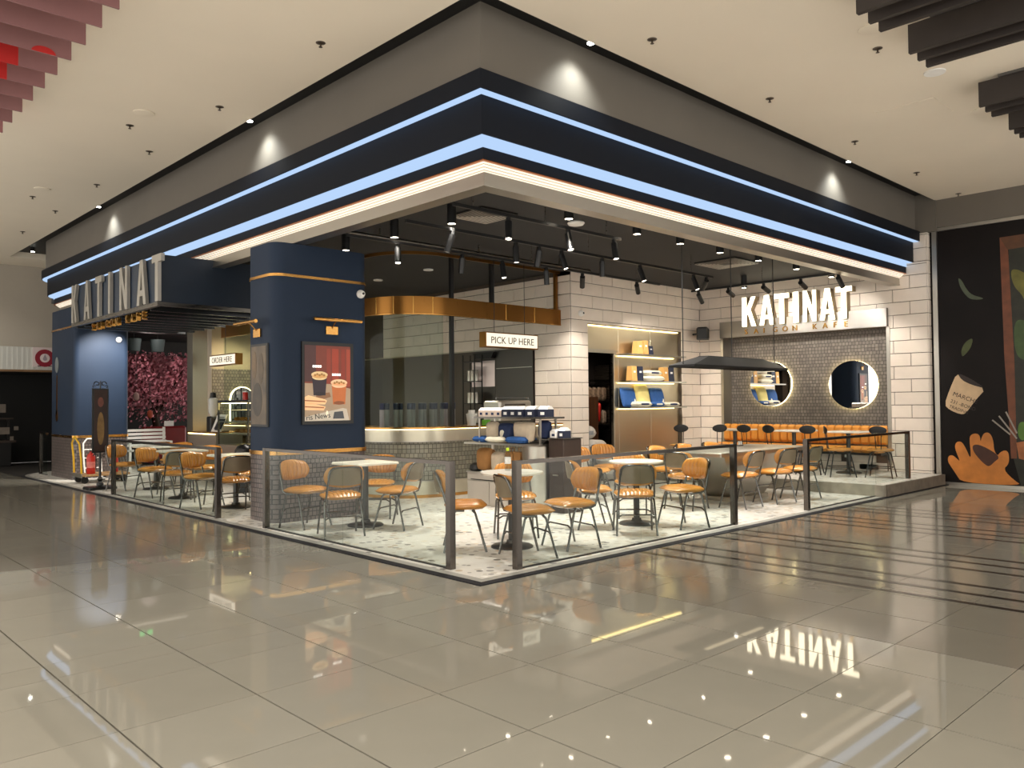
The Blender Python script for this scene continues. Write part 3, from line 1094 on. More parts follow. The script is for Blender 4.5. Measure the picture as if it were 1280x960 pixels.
# ------------------------------------------------------------------ bench along the alcove
bn = thing('bench', 'long tan leather bench with vertical channels under the round mirrors', 'bench', (10.9, AY0 + .02, .192))
L = AY1 - AY0 - .04
n = 21
pw = L / n
cm = MB().cushion(pw * 1.02, .36, .12, 0, 8, 8, .08, p=6, fn=lambda q: (-.05 - q[2], q[0], q[1])).mesh('back_channel', M_BENCH, True)
sm = MB().cushion(pw * 1.02, .5, .12, 0, 8, 8, .05, p=6, fn=lambda q: (q[1] - .20, q[0], q[2])).mesh('seat_channel', M_BENCH, True)
for i in range(n):
    place('back_channel', cm, bn, (.02, pw * (i + .5), .66))
    place('seat_channel', sm, bn, (-.02, pw * (i + .5), .40))
MB().box(.0, .27, 0, L, .3, .8).build('back_board', M_MOS_ALC, bn)
MB().box(-.36, .0, 0, L, .30, .345).build('seat_board', M_BLKMET, bn)
bb = MB().box(-.06, 0, 0, L, 0, .3).build('base_panel', M_WGROUT, bn)
bmesh_ = MB().cbox(-.075, -.06, .004, .596, .004, .116, .003)
for i in range(5):
    for j in range(2):
        MB().box(-.075, -.06, i * .66 + j * .2 % .3 + .004, min(L, (i + 1) * .66 - .004), j * .15 + .003, j * .15 + .147).build('base_block', M_WTILE, bb)
pl = tag(MB().box(10.82, 10.826, 1.62, 1.78, .42, .50).build('socket_plate', M_WHITE), 'white socket plate below the tan bench', 'socket')
vt = tag(MB().box(10.825, 10.832, 1.15, 1.5, .21, .31).build('vent_cover', M_WHITE), 'white vent cover low under the bench', 'vent')

# round mirrors with halo light
for y, z, nm in ((1.735, 1.805, 'right round mirror with a glowing halo in the alcove'), (3.46, 1.86, 'left round mirror with a glowing halo, partly behind the pendant lamp')):
    t = thing('round_mirror', nm, 'mirror', (AX - .03, y, z), math.radians(3.35) if y < 2 else 0, 'round mirrors')
    MB().lathe([(.40, 0), (.468, 0), (.468, -.02), (.40, -.02)], 48, axis='x').build('halo_light', E_HALO, t)
    MB().lathe([(.01, -.028), (.46, -.028), (.468, -.034), (.46, -.04), (.01, -.04)], 56, axis='x').build('mirror_glass', M_MIRROR, t)
    MB().lathe([(.3, .0), (.3, -.028)], 32, axis='x').build('backing', M_BLKMET, t)


# ------------------------------------------------------------------ letters
def letter_polys(ch):
    """condensed bold capital in a unit height box; list of convex or simple polygons, width"""
    s = .13
    if ch == 'I':
        return [[(0, 0), (s * 1.2, 0), (s * 1.2, 1), (0, 1)]], s * 1.2
    if ch == 'T':
        w_ = .52
        return [[(0, .84), (w_ / 2 - s * .6, .84), (w_ / 2 - s * .6, 0), (w_ / 2 + s * .6, 0), (w_ / 2 + s * .6, .84), (w_, .84), (w_, 1), (0, 1)]], w_
    if ch == 'K':
        w_ = .5
        return [[(0, 0), (s * 1.2, 0), (s * 1.2, .36), (.21, .46), (w_ - .15, 0), (w_, 0), (.30, .58), (w_ - .01, 1), (w_ - .16, 1), (s * 1.2, .56), (s * 1.2, 1), (0, 1)]], w_
    if ch == 'N':
        w_ = .5
        return [[(0, 0), (s, 0), (s, .62), (w_ - s * 1.05, 0), (w_, 0), (w_, 1), (w_ - s, 1), (w_ - s, .40), (s * 1.05, 1), (0, 1)]], w_
    if ch == 'A':
        w_ = .54
        return [[(0, 0), (s * 1.1, 0), (.185, .2), (w_ - .185, .2), (w_ - s * 1.1, 0), (w_, 0), (w_ / 2 + .085, 1), (w_ / 2 - .085, 1)],
                [(.205, .33), (w_ / 2, .80), (w_ - .205, .33)]], w_


def letter(ch, h, wscale, d0, d1):
    """extruded letter; local x along reading direction, z up, depth along y from d0 to d1"""
    ps, w_ = letter_polys(ch)
    mb = MB()
    if ch != 'A':
        p = ps[0]
        P = [(x * h * wscale, z * h) for x, z in p]
        mb.prism(P, d0, d1, 'xz')
    else:
        def Q(l):
            return [(x * h * wscale, z * h) for x, z in l]
        w0 = w_
        ap, s = .085, .143
        left = Q([(0, 0), (s, 0), (.185, .2), (.205, .33), (w0 / 2, .80), (w0 / 2, 1), (w0 / 2 - ap, 1)])
        right = Q([(w0 / 2, .80), (w0 - .205, .33), (w0 - .185, .2), (w0 - s, 0), (w0, 0), (w0 / 2 + ap, 1), (w0 / 2, 1)])
        bar = Q([(.185, .2), (w0 - .185, .2), (w0 - .205, .33), (.205, .33)])
        for p in (left, right, bar):
            mb.prism(p, d0, d1, 'xz')
    return mb, w_ * h * wscale


# big lit sign on the right wall
sg = thing('lit_sign', 'white lit KATINAT letter sign with SAIGON KAFE on a steel plate above the mirrors', 'sign', (10.9, 4.44, 2.86))
MB().box(-.10, -.02, -3.5, 0.0, 0.0, .34).build('sign_plate', brushed('plate_steel', (150, 146, 142), .42), sg)
M_SIDE = mat('letter_side', (150, 132, 100), .4, .5, noise=(5, .05))
POS = [('K', 3.84, 3.53), ('A', 3.44, 3.13), ('T', 3.11, 2.80), ('I', 2.71, 2.60), ('N', 2.50, 2.24), ('A', 2.155, 1.865), ('T', 1.845, 1.535)]
for ch, ya, yb in POS:
    _, w0 = letter(ch, .61, 1, 0, 1)
    mb, _ = letter(ch, .61, (ya - yb) / w0, .022, .20)
    TR = Matrix.Rotation(-PI / 2, 4, 'Z')
    lo = mb.xf(TR).build('letter', M_SIDE, sg, False, (-.20, ya - 4.44, .195))
    mb2, _ = letter(ch, .61, (ya - yb) / w0, 0, .021)
    mb2.xf(TR).build('letter_face', E_SIGN, lo, False)
for s_ in (-.35, -3.1):
    pass
x_ = 3.83
for wd in 'SAIGON KAFE':
    if wd != ' ':
        text('small_letter', wd, .15, .02, M_GOLD, (-.112, x_ - 4.44, .045), '-x', sg)
    x_ -= .2105

# entrance canopy with letters over the left front
M_CANOPY = mat('canopy_side', (20, 34, 50), .5, noise=(3, .08))
cp = thing('entrance_canopy', 'navy entrance canopy with louvres and KATINAT letters on its edge', 'canopy', (-.1, 6.88, 2.95))
MB().box(.03, 1.9, 0, .03, .06, .75).build('side_panel', M_CANOPY, cp)
MB().box(.03, .06, .03, 4.15, .06, .72).build('front_panel', mat('canopy_blue', (24, 44, 66), .35, .3, noise=(3, .1)), cp)
MB().box(.0, 2.0, -.02, .02, .0, .06).build('edge_beam', M_STEELD, cp)
MB().box(.0, .06, .02, 4.15, .0, .06).build('edge_beam', M_STEELD, cp)
sl = MB().box(.06, 2.0, -.02, .02, .0, .11).mesh('louvre', mat('louvre_steel', (84, 86, 88), .25, .9, noise=(3, .05)))
for i in range(9):
    place('louvre', sl, cp, (0, .42 + i * .45, -.03))
MB().box(.06, 2.0, .02, 4.15, .16, .2).build('canopy_deck', M_NAVY, cp)
TL = Matrix.Rotation(-PI / 2, 4, 'Z')
yy = [10.92, 10.20, 9.58, 8.92, 8.38, 7.62, 7.0]
ww = [.30, .30, .32, .09, .34, .38, .36]
M_LSIL = mat('letter_silver', (176, 172, 164), .35, .6, noise=(5, .05))
for ch, ya, w1 in zip('KATINAT', yy, ww):
    _, w0 = letter(ch, .67, 1, 0, 1)
    mb, _ = letter(ch, .67, w1 / w0, 0, .05)
    mb.xf(TL).build('letter', M_LSIL, cp, False, (-.03, ya - 6.88, .06))
x_ = 9.70
for wd in 'SAIGON KAFE':
    if wd != ' ':
        text('small_letter', wd, .17, .03, M_GOLD, (-.02, x_ - 6.88, -.16), '-x', cp)
    x_ -= .235
ORD13 = ('first', 'second', 'third', 'fourth', 'fifth', 'sixth', 'seventh', 'eighth', 'ninth', 'tenth', 'eleventh', 'twelfth', 'thirteenth')
ORD_ = ('first', 'second', 'third', 'fourth', 'fifth', 'sixth', 'seventh')

# ------------------------------------------------------------------ screens and picture lamps on the near column
def em(name, rgb, s=.3):
    return mat('print_' + name, rgb, .4, 0, emit=rgb, estr=s, noise=(6, .12))


sc = thing('digital_screen', 'lit menu screen with two iced coffees on the blue column', 'screen', (.83, 4.43, 1.25))
MB().box(0, .77, -.03, .0, 0, 1.08).build('bezel', M_BLKMET, sc)
D = -.032


def flat(name, poly, rgb, parent, d=D, s=.3, k=0):
    return MB().prism(poly, d - .0008 * k - .001, d, 'xz').build(name, em(name + '_%d_%d_%d' % rgb, rgb, s), parent)


def ell(cx, cz, a, b, n=20, t0=0, t1=2 * PI):
    return [(cx + a * math.cos(t0 + (t1 - t0) * i / n), cz + b * math.sin(t0 + (t1 - t0) * i / n)) for i in range(n if t1 - t0 > 6.2 else n + 1)]


flat('picture_wall', [(.035, .045), (.72, .045), (.72, 1.035), (.035, 1.035)], (104, 44, 30), sc)
flat('picture_curtain', [(.035, .56), (.20, .56), (.20, 1.035), (.035, 1.035)], (66, 36, 34), sc, k=1)
for i, (a, b, c) in enumerate(((.36, .42, (120, 46, 30)), (.44, .54, (138, 50, 30)), (.58, .64, (118, 40, 24)), (.66, .72, (134, 54, 34)))):
    flat('picture_fold', [(a, .5), (b, .5), (b, 1.0), (a, 1.0)], c, sc, k=1)
flat('picture_table', [(.035, .045), (.72, .045), (.72, .47), (.40, .53), (.035, .54)], (150, 128, 104), sc, k=2)
flat('picture_tray', [(.20, .30), (.42, .36), (.40, .42), (.2, .40)], (120, 84, 56), sc, k=3)


def cup(cx, cz, w_, h_, body, rim):
    flat('picture_glass', [(cx - w_ * .40, cz), (cx + w_ * .40, cz), (cx + w_ * .5, cz + h_), (cx - w_ * .5, cz + h_)], body, sc, k=4)
    flat('picture_foam', ell(cx, cz + h_ - .01, w_ * .55, .045), rim, sc, k=5)
    flat('picture_foam', ell(cx, cz + h_ - .04, w_ * .5, .04), rim, sc, k=5)
    for q in range(5):
        flat('picture_ice', ell(cx - w_ * .3 + q * w_ * .15, cz + h_ - .015 + .012 * (q % 2), .018, .016, 8), (150, 110, 60), sc, k=6)
    flat('picture_base', ell(cx, cz + .02, w_ * .36, .025), tuple(int(v * .7) for v in body), sc, k=5)


cup(.25, .38, .22, .28, (36, 24, 34), (206, 176, 128))
cup(.545, .26, .23, .30, (168, 92, 46), (214, 178, 140))
for x0, x1, z0, z1 in ((.035, .36, .27, .36), (.035, .34, .19, .27)):
    flat('picture_bread', [(x0, z0), (x1 - .03, z0 - .01), (x1, z0 + .04), (x1 - .04, z1 - .03), (x0 + .05, z1 + .02), (x0, z1)], (222, 178, 132), sc, k=7)
    flat('picture_filling', [(x0, z0 + .035), (x1 - .02, z0 + .02), (x1 - .03, z0 + .035), (x0, z0 + .05)], (150, 84, 50), sc, k=8)
flat('picture_newspaper', [(.035, .045), (.70, .045), (.66, .20), (.60, .21), (.035, .10)], (176, 166, 150), sc, k=3)
flat('picture_newsphoto', [(.45, .07), (.62, .07), (.60, .17), (.47, .16)], (60, 62, 66), sc, k=8)
text('print_text', 'ris News', .10, .001, em('news_ink', (20, 18, 18), .05), (.05, D - .009, .055), '-y', sc, tilt=.09)
for cx, cz in ((.21, .745), (.50, .64)):
    for q in range(4):
        flat('picture_caption', [(cx - .06 + q * .034, cz), (cx - .035 + q * .034, cz), (cx - .035 + q * .034, cz + .03), (cx - .06 + q * .034, cz + .03)], (244, 240, 232), sc, k=8, s=.9)
flat('picture_emblem', ell(.36, .13, .018, .05, 10), (226, 214, 190), sc, k=9)
sc2 = thing('digital_screen', 'dim brown screen on the shaded left face of the blue column', 'screen', (.45, 5.03, 1.23))
MB().box(-.02, .0, -.47, 0, 0, 1.07).build('bezel', M_BLKMET, sc2)
MB().box(-.024, -.02, -.44, -.03, .03, 1.04).build('picture_ground', mat('dim_print', (92, 76, 56), .35, noise=(5, .5)), sc2)
for k_, (cy, cz, a, b) in enumerate(((-.2, .35, .13, .22), (-.3, .75, .07, .2), (-.12, .8, .06, .18))):
    MB().prism([(cy + a * math.cos(t), cz + b * math.sin(t)) for t in [i * PI / 9 for i in range(18)]], -.026, -.024, 'yz').build('picture_shape', mat('dim_shape%d' % k_, (60 + k_ * 22, 50 + k_ * 16, 38 + k_ * 8), .4, noise=(6, .4)), sc2)


def picture_lamp(label, loc, rz, L):
    t = thing('picture_lamp', label, 'lamp', loc, rz, 'brass picture lamps')
    MB().cbox(-.09, .09, -.03, 0, -.14, -.03, .006).build('wall_plate', M_BRASS, t)
    MB().tube([(0, -.02, -.06), (0, -.10, .02), (0, -.17, .05)], .009, 8).build('arm', M_BRASS, t, True)
    MB().tube([(-L / 2, -.18, .04), (L / 2, -.18, .04)], .024, 12).build('lamp_tube', M_BRASS, t, True)
    return t


picture_lamp('brass picture lamp above the lit coffee screen', (1.28, 4.43, 2.58), 0, .72)
picture_lamp('brass picture lamp on the shaded left face of the column', (.45, 4.85, 2.53), -PI / 2, .60)


def dome(label, loc, n):
    t = thing('security_camera', label, 'camera', loc, 0, 'white dome cameras')
    nx, ny = n
    q = Vector((nx, ny, 0)).to_track_quat('Z', 'Y').to_matrix().to_4x4()
    MB().lathe([(.055, 0), (.06, .02), (.055, .04)], 20).xf(q).build('mount', M_WHITE, t, True)
    MB().lathe([(.048, .04), (.045, .06), (.034, .08), (.012, .088)], 20).xf(q).build('dome', M_WHITE, t, True)
    MB().lathe([(.018, .07), (.018, .092), (.005, .094)], 12).xf(q).build('lens', M_BLKMET, t, True)


dome('white dome camera on the near blue column', (1.73, 4.43, 3.02), (0, -1))
dome('white dome camera on the white block pier beside the niche', (6.91, 4.984, 3.17), (0, -1))
dome('white dome camera on the far blue column', (1.40, 13.2, 2.93), (0, -1))

# ------------------------------------------------------------------ curved bar
BX, BY, BR, BC = 2.94, 5.19, .91, (3.85, 6.10)


def barpath(off, ye=11.6, xe=6.6):
    pts = [(BX + off, ye), (BX + off, 8.5)]
    n_ = 18
    for i in range(n_ + 1):
        a = PI + i * PI / 2 / n_
        pts.append((BC[0] + (BR - off) * math.cos(a), BC[1] + (BR - off) * math.sin(a)))
    pts += [(5.1, BY + off), (xe, BY + off)]
    return pts


def barsweep(prof, ye=11.6, xe=6.6):
    cols = [barpath(c, ye, xe) for c, z in prof]
    return MB().loft([[(*cols[k][i], prof[k][1]) for k in range(len(prof))] for i in range(len(cols[0]))])


def bs(o0, o1, z0, z1, **k):
    return barsweep([(o0, z0), (o0, z1), (o1, z1), (o1, z0)], **k)


bar = thing('bar_counter', 'curved service bar with mosaic front, steel apron and brass edge', 'counter', (0, 0, 0))
M_BARST = brushed('bar_steel', (196, 190, 172), .34, .1, (20, 20, 2))
bs(-.01, .2, .012, .06).build('brass_skirting', M_BRASS, bar, True)
bs(.0, .2, .06, .27).build('steel_base', M_BARST, bar, True)
bs(-.012, .2, .27, .285).build('steel_ledge', M_STEEL, bar, True)
mp_ = [barpath(o) for o in (.03, .2)]


def bpart(i0, i1, m):
    MB().loft([[(*mp_[0][i], .285), (*mp_[0][i], .90), (*mp_[1][i], .90), (*mp_[1][i], .285)] for i in range(i0, i1 + 1)]).build('mosaic_front', m, bar, True)


bpart(0, 2, M_MOS_BAR)
bpart(2, 20, M_MOS_ARC)
bpart(20, 22, M_MOS_BAR)
bs(-.005, .2, .90, .915).build('steel_ledge', M_STEEL, bar, True)
bs(.0, .2, .915, 1.095).build('steel_apron', M_BARST, bar, True)
bs(-.028, .6, 1.105, 1.135).build('worktop', M_BRASS, bar, True)
tag(bs(-.02, .0, 1.097, 1.104).build('light_strip', E_SHELF), 'warm light strip under the curved bar top', 'light strip')
bb_ = thing('brass_band', 'curved brass band above the bar glass', 'canopy', (0, 0, 2.95))
XS = [(8.5, 11.6)]
cols0, cols1 = barpath(0), barpath(.03)
for i in range(len(cols0) - 1):
    a, b, c, d = cols0[i], cols0[i + 1], cols1[i + 1], cols1[i]
    if i in (1, 4, 8, 12, 16, 19, 20):
        pass
bs(0, .03, 0, .28).build('band', M_BRASSD, bb_, True)
bs(-.008, .04, -.012, 0).build('bottom_edge', M_BRASS, bb_, True)
for i in (5, 9, 13, 17):
    p = cols0[i]
    dx, dy = BC[0] - p[0], BC[1] - p[1]
    MB().tube([(p[0] - dx * .006, p[1] - dy * .006, .0), (p[0] - dx * .006, p[1] - dy * .006, .28)], .006, 6).build('joint_bead', M_GOLD, bb_)
for x in (5.2, 5.9):
    MB().tube([(x, BY - .004, 0), (x, BY - .004, .28)], .006, 6).build('joint_bead', M_GOLD, bb_)
tr = struct('trim_11', bs(-.0, .03, 3.9, 3.95), M_BRASSD, 'thin brass trim following the bar curve at the ceiling', True)
# glass above the bar in curved panes
gl = thing('bar_glass_screen', 'curved clear glass screen standing on the bar', 'glass screen', (0, 0, 1.135))
pa, pb_ = barpath(.06), barpath(.07)
cuts = [0, 1, 6, 11, 16, 20]
for a, b in zip(cuts[:-1], cuts[1:]):
    MB().loft([[(*pa[i], 0), (*pa[i], 1.81), (*pb_[i], 1.81), (*pb_[i], 0)] for i in range(a, b + 1)]).build('glass_pane', M_GLASSK, gl, True)
for label, x, y, m in (('dark bronze mullion left of the pick up sign', 4.05, 5.28, M_BLKMET), ('dark bronze mullion behind the pick up sign', 5.05, 5.4, M_BLKMET), ('brass mullion against the white block pier', 6.58, 5.30, M_BRASSD)):
    t = thing('mullion', label, 'post', (x, y, 1.135))
    MB().box(-.03, .03, -.03, .03, 0 if m is M_BLKMET and x < 5 else 2.1, 2.81).build('post_body', m, t)
    MB().box(-.04, .04, -.035, .035, 2.09, 2.105).build('collar', M_BRASS, t)

# stacked cups on the bar
CUPS = [3.05 + i * .115 for i in range(13)]
cs_ = None
for i, x in enumerate(CUPS):
    y = 5.72 + (.06 if i % 2 else 0) + max(0, (3.5 - x)) * .25
    if cs_ is None:
        cs_ = thing('cup_stack', 'tall stack of grey paper cups, leftmost on the bar', 'cups', (x, y, 1.135), 0, 'cup stacks on the bar')
        M_CUP = mat('paper_cup', (150, 150, 150), .6, noise=(9, .06))
        prof = []
        for k in range(13):
            z = k * .022
            prof += [(.036, z), (.046, z + .013), (.046, z + .016), (.036, z + .0165)]
        MB().lathe(prof, 14).build('cups', M_CUP, cs_, True)
        MB().lathe([(.041, .286), (.046, .36), (.046, .385), (.038, .39)], 14).build('navy_cup', mat('navy_cup', (26, 36, 66), .5, noise=(9, .06)), cs_, True)
    else:
        dup(cs_, (x, y, 1.135), 0, f'tall stack of grey paper cups, {ORD13[i]} from the left on the bar')

# pick up and order light boxes
def lightbox(label, txt, loc, axis, L, H_, size, sp_=1.0):
    t = thing('hanging_sign', label, 'sign', loc)
    d = .16
    if axis == 'x':
        MB().box(-.03, L + .03, .012, d, -.02, H_ + .02).build('sign_case', M_BRASSD, t)
        MB().box(0, L, 0, .012, 0, H_).build('lit_panel', E_BOX, t)
        text('sign_text', txt, size, .002, mat('sign_ink', (84, 78, 72), .6, noise=(5, .02)), (L / 2, -.003, H_ * .22), '-y', t, 'CENTER', sp_)
        for q in (.2, .8):
            MB().tube([(L * q, d / 2, H_ + .02), (L * q, d / 2, 3.95 - loc[2])], .006, 6).build('hanger', M_BLKMET, t)
    else:
        MB().box(.012, d, -L - .03, .03, -.02, H_ + .02).build('sign_case', M_BRASSD, t)
        MB().box(0, .012, -L, 0, 0, H_).build('lit_panel', E_BOX, t)
        text('sign_text', txt, size, .002, MATS['sign_ink'], (-.003, -L / 2, H_ * .22), '-x', t, 'CENTER', sp_)
        MB().tube([(d / 2, -L / 2, H_ + .02), (d / 2, -L / 2, 3.95 - loc[2])], .006, 6).build('hanger', M_BLKMET, t)


lightbox('lit PICK UP HERE sign hanging above the bar', 'PICK UP HERE', (4.60, 5.02, 2.47), 'x', 1.20, .22, .165, 1.0)
lightbox('lit ORDER HERE sign hanging left of the near blue column', 'ORDER HERE', (2.6, 11.38, 2.34), 'y', 1.15, .185, .16)

# coffee machine and kitchen rack
cmn = thing('coffee_machine', 'steel espresso machine behind the merchandise stand', 'machine', (5.25, 5.42, 1.135))
MB().cbox(0, .8, 0, .45, .06, .42, .03).build('body', M_STEEL, cmn)
MB().box(.12, .62, -.012, 0, .18, .36).build('back_plate', M_STEELD, cmn)
for q in (.08, .72):
    MB().lathe([(.03, 0), (.03, .06)], 12, q, .2).build('foot', M_BLKMET, cmn)
MB().tube([(.0, .1, .44), (.0, .1, .47), (.8, .1, .47), (.8, .1, .44)], .012, 8).build('cup_rail', M_CHROME, cmn, True)
MB().tube([(.8, .2, .36), (.92, .2, .36), (.95, .2, .32), (.95, .2, .2)], .02, 8).build('steam_pipe', M_WHITE, cmn, True)
rk = thing('wire_rack', 'tall black wire rack with tins on the kitchen wall', 'rack', (6.40, 7.30, 1.0))
for a, b in ((-.1, 0), (.1, 0), (-.1, .36), (.1, .36)):
    MB().box(a - .01, a + .01, b - .01, b + .01, 0, 1.5).build('upright', M_BLKMET, rk)
for z in (.1, .5, .95, 1.35):
    MB().box(-.11, .11, -.01, .37, z, z + .015).build('shelf', M_BLKMET, rk)
for z, sh in ((.115, 'bottom'), (.515, 'middle'), (.965, 'top')):
    for k in range(3):
        t = thing('tin', f'small grey tin, {("right", "centre", "left")[k]} one on the {sh} shelf of the wire rack', 'tin', (6.40, 7.36 + k * .11, 1.0 + z), 0, 'tins on the wire rack')
        MB().lathe([(.045, 0), (.045, .2), (.04, .21)], 12).build('can', M_STEEL, t, True)
        MB().lathe([(.046, .21), (.046, .225)], 12).build('lid', M_STEELD, t, True)
hk = tag(MB().loft([[(-.05, -.25, 0), (.05, -.25, 0), (.05, .25, 0), (-.05, .25, 0)], [(-.05, -.32, .12), (.05, -.32, .12), (.05, .32, .12), (-.05, .32, .12)]]).build('wall_unit', M_BLKMET, None, False, (6.56, 7.28, 2.42)), 'black wall unit above the kitchen board', 'unit')
bk = thing('ice_bucket', 'clear bucket of straws and cups at the end of the bar', 'bucket', (4.62, 5.45, 1.135))
MB().lathe([(.07, 0), (.095, .2), (.09, .2), (.066, .01)], 18).build('tub', mat('frosted_plastic', (220, 222, 218), .4, noise=(5, .05)), bk, True)
for k in range(5):
    MB().lathe([(.02, .12), (.024, .26)], 8, .03 * math.cos(k * 1.3), .04 * math.sin(k * 1.3)).build('cup', M_WHITE, bk, True)
gb = tag(MB().cbox(-.06, .06, -.05, .05, 0, .09, .008).build('green_box', mat('green_box', (110, 190, 60), .5, noise=(6, .05)), None, False, (4.85, 5.34, 1.135)), 'bright green box beside the straw bucket', 'box')

# ------------------------------------------------------------------ merchandise stand
ms = thing('display_stand', 'steel merchandise stand with shelves of bags and boxes', 'stand', (3.45, 2.35, .012))
M_CAB = mat('stand_cabinet', (188, 180, 170), .35, .2, noise=(3, .05))
MB().box(0, .5, .86, 1.85, 0, .47).build('cabinet', M_CAB, ms)
for a, b in ((.88, 1.34), (1.36, 1.83)):
    d_ = MB().cbox(-.016, 0, a, b, .03, .36, .003).build('cabinet_door', M_CAB, ms)
MB().box(-.017, 0, .88, 1.83, .385, .45).build('drawer_front', M_CAB, ms)
MB().box(-.02, -.016, .95, 1.75, .372, .383).build('drawer_gap', M_BLKMET, ms)
MB().box(-.01, .51, .86, 1.87, .47, .49).build('cabinet_top', M_STEEL, ms)
MB().box(-.02, .55, .34, 1.9, .895, .92).build('middle_shelf', M_STEEL, ms)
MB().box(.0, .38, .22, 1.7, 1.275, 1.30).build('top_shelf', M_STEELD, ms)
for y in (.37, 1.62):
    for x in (.05, .36):
        MB().box(x - .012, x + .012, y - .012, y + .012, .92, 1.275).build('upright', M_STEEL, ms)
for y in (.9, 1.8):
    MB().box(.46, .49, y - .02, y + .02, .49, .895).build('upright', M_STEEL, ms)
MB().lathe([(.24, 0), (.24, .895)], 32, .26, .60).build('steel_drum', M_STEEL, ms, True)
cbn = thing('side_cabinet', 'dark brown cabinet right of the merchandise stand', 'cabinet', (3.60, 2.385, .012))
MB().cbox(0, .37, 0, .28, 0, 1.0, .01).build('body', mat('dark_brown', (52, 40, 34), .35, noise=(4, .12)), cbn)
MB().box(-.01, .38, -.01, .285, 1.0, 1.015).build('cabinet_top', M_STEELD, cbn)
MB().box(-.006, 0, .1, .2, .5, .52).build('handle', M_STEEL, cbn)


def carton(label, y0, y1, body, dark, x=3.52, z=1.312, h=.12, d=.14, group='coffee cartons on the top shelf'):
    t = thing('coffee_carton', label, 'carton', (x, y0, z), 0, group)
    w_ = y1 - y0 - .008
    MB().box(0, d, 0, w_, 0, h * .7).build('box_body', body, t)
    MB().loft([[(0, 0, h * .7), (d, 0, h * .7), (d, w_, h * .7), (0, w_, h * .7)], [(d * .35, 0, h), (d * .65, 0, h), (d * .65, w_, h), (d * .35, w_, h)]]).build('box_top', M_WHITE, t)
    MB().box(-.002, 0, w_ * .28, w_ * .72, h * .18, h * .45).build('box_label', M_WHITE if dark else M_NAVYC, t)


M_BEIGEB = mat('beige_carton', (214, 196, 182), .6, noise=(8, .05))
M_NAVYB = mat('navy_carton', (26, 34, 58), .5, noise=(8, .05))
for i in range(4):
    carton('beige coffee carton, number %s from the left on the top shelf' % ('one', 'two', 'three', 'four')[i], 4.03 - (i + 1) * .125, 4.03 - i * .125, M_BEIGEB, 0, h=.13)
for i in range(3):
    carton('navy coffee carton, %s of the three right of the beige ones' % ('first', 'second', 'third')[i], 3.52 - (i + 1) * .15, 3.52 - i * .15, M_NAVYB, 1, h=.15)
carton('single navy coffee carton left of the last gap on the top shelf', 2.85, 3.04, M_NAVYB, 1, h=.15)
carton('navy coffee carton at the right end of the top shelf', 2.61, 2.79, M_NAVYB, 1, h=.15)
carton('white coffee carton lying on the brown side cabinet', 2.53, 2.66, M_WHITE, 0, 3.62, 1.027, .12, .16, 'cartons on the side cabinet')
carton('navy fronted carton beside the white one on the brown cabinet', 2.39, 2.51, M_NAVYB, 1, 3.62, 1.027, .14, .14, 'cartons on the side cabinet')


def bag(name, label, cat, y0, y1, z0, z1, m, x=3.62, d=.14, lean=0.0, group=None, print_m=None):
    t = thing(name, label, cat, (x, (y0 + y1) / 2, z0), 0, group)
    w_, h_ = y1 - y0, z1 - z0
    def wob(q):
        x_, y_, z_ = q
        return (z_ + lean * (y_ + h_ / 2) + .012 * math.sin(9 * x_ + 5 * y_), x_ * (1 + .10 * math.sin(7 * y_)), y_ + h_ / 2)
    MB().cushion(w_, h_, d, 0, 14, 12, .15, p=5, fn=wob).build('cloth_body', m, t, True)
    if print_m:
        MB().cushion(w_ * .5, h_ * .4, .012, 0, 8, 6, .3, fn=lambda q: (q[2] - d * .47 + lean * (q[1] + h_ * .45), q[0], q[1] + h_ * .45)).build('print', print_m, t, True)
    return t


def folded(label, y0, y1, z, m, x=3.47, d=.30, h=.09, pr=None, group='folded cloth on the stand'):
    t = thing('folded_cloth', label, 'cloth', (x, (y0 + y1) / 2, z), 0, group)
    MB().cushion(d, y1 - y0, h, 0, 12, 12, .1, p=6, fn=lambda q: (q[0] + d / 2, q[1], q[2] + h / 2)).build('fold', m, t, True)
    if pr:
        MB().cushion(d * .4, (y1 - y0) * .6, .01, 0, 6, 6, .2, fn=lambda q: (q[0] * .5 - .004 + .04, q[1], q[2] + h * .72 + q[0] * .25)).build('print', pr, t, True)


bag('tote_bag', 'beige tote bag at the left of the stand, under the beige cartons', 'bag', 3.68, 3.94, .934, 1.24, M_BEIGE, group='tote bags')
bag('tote_bag', 'navy tote bag between the two beige bags on the stand', 'bag', 3.37, 3.67, .934, 1.22, M_NAVYC, group='tote bags', print_m=M_CREAM)
bag('tote_bag', 'wide beige tote bag in the middle of the stand', 'bag', 2.93, 3.36, .934, 1.24, M_BEIGE, group='tote bags')
bag('tote_bag', 'navy tote bag at the right end of the stand', 'bag', 2.72, 2.93, 1.0, 1.26, M_NAVYC, x=3.7, group='tote bags')
folded('blue folded cloth at the left edge of the stand', 3.86, 4.14, .934, M_BLUEC, pr=M_CREAM)
folded('cream folded cloth between two blue ones on the stand', 3.44, 3.86, .934, M_CREAM)
folded('blue folded cloth at the middle of the stand', 3.0, 3.43, .934, M_BLUEC, pr=M_CREAM, h=.1)
mg = thing('magazine_pile', 'pile of dark magazines on the stand shelf', 'magazines', (3.55, 2.72, .934))
for k in range(4):
    MB().box(.02 * k, .26, .0, .30 - .02 * k, k * .014, k * .014 + .012).build('magazine', M_BLKMET if k % 2 else M_STEELD, mg)
pp = thing('paper_sheets', 'loose white sheets on the right end of the stand', 'paper', (3.46, 2.70, .922))
MB().box(0, .2, 0, .26, 0, .004).build('sheet', M_WHITE, pp)
MB().box(.05, .22, .1, .36, .004, .007).build('sheet', M_WHITE, pp)
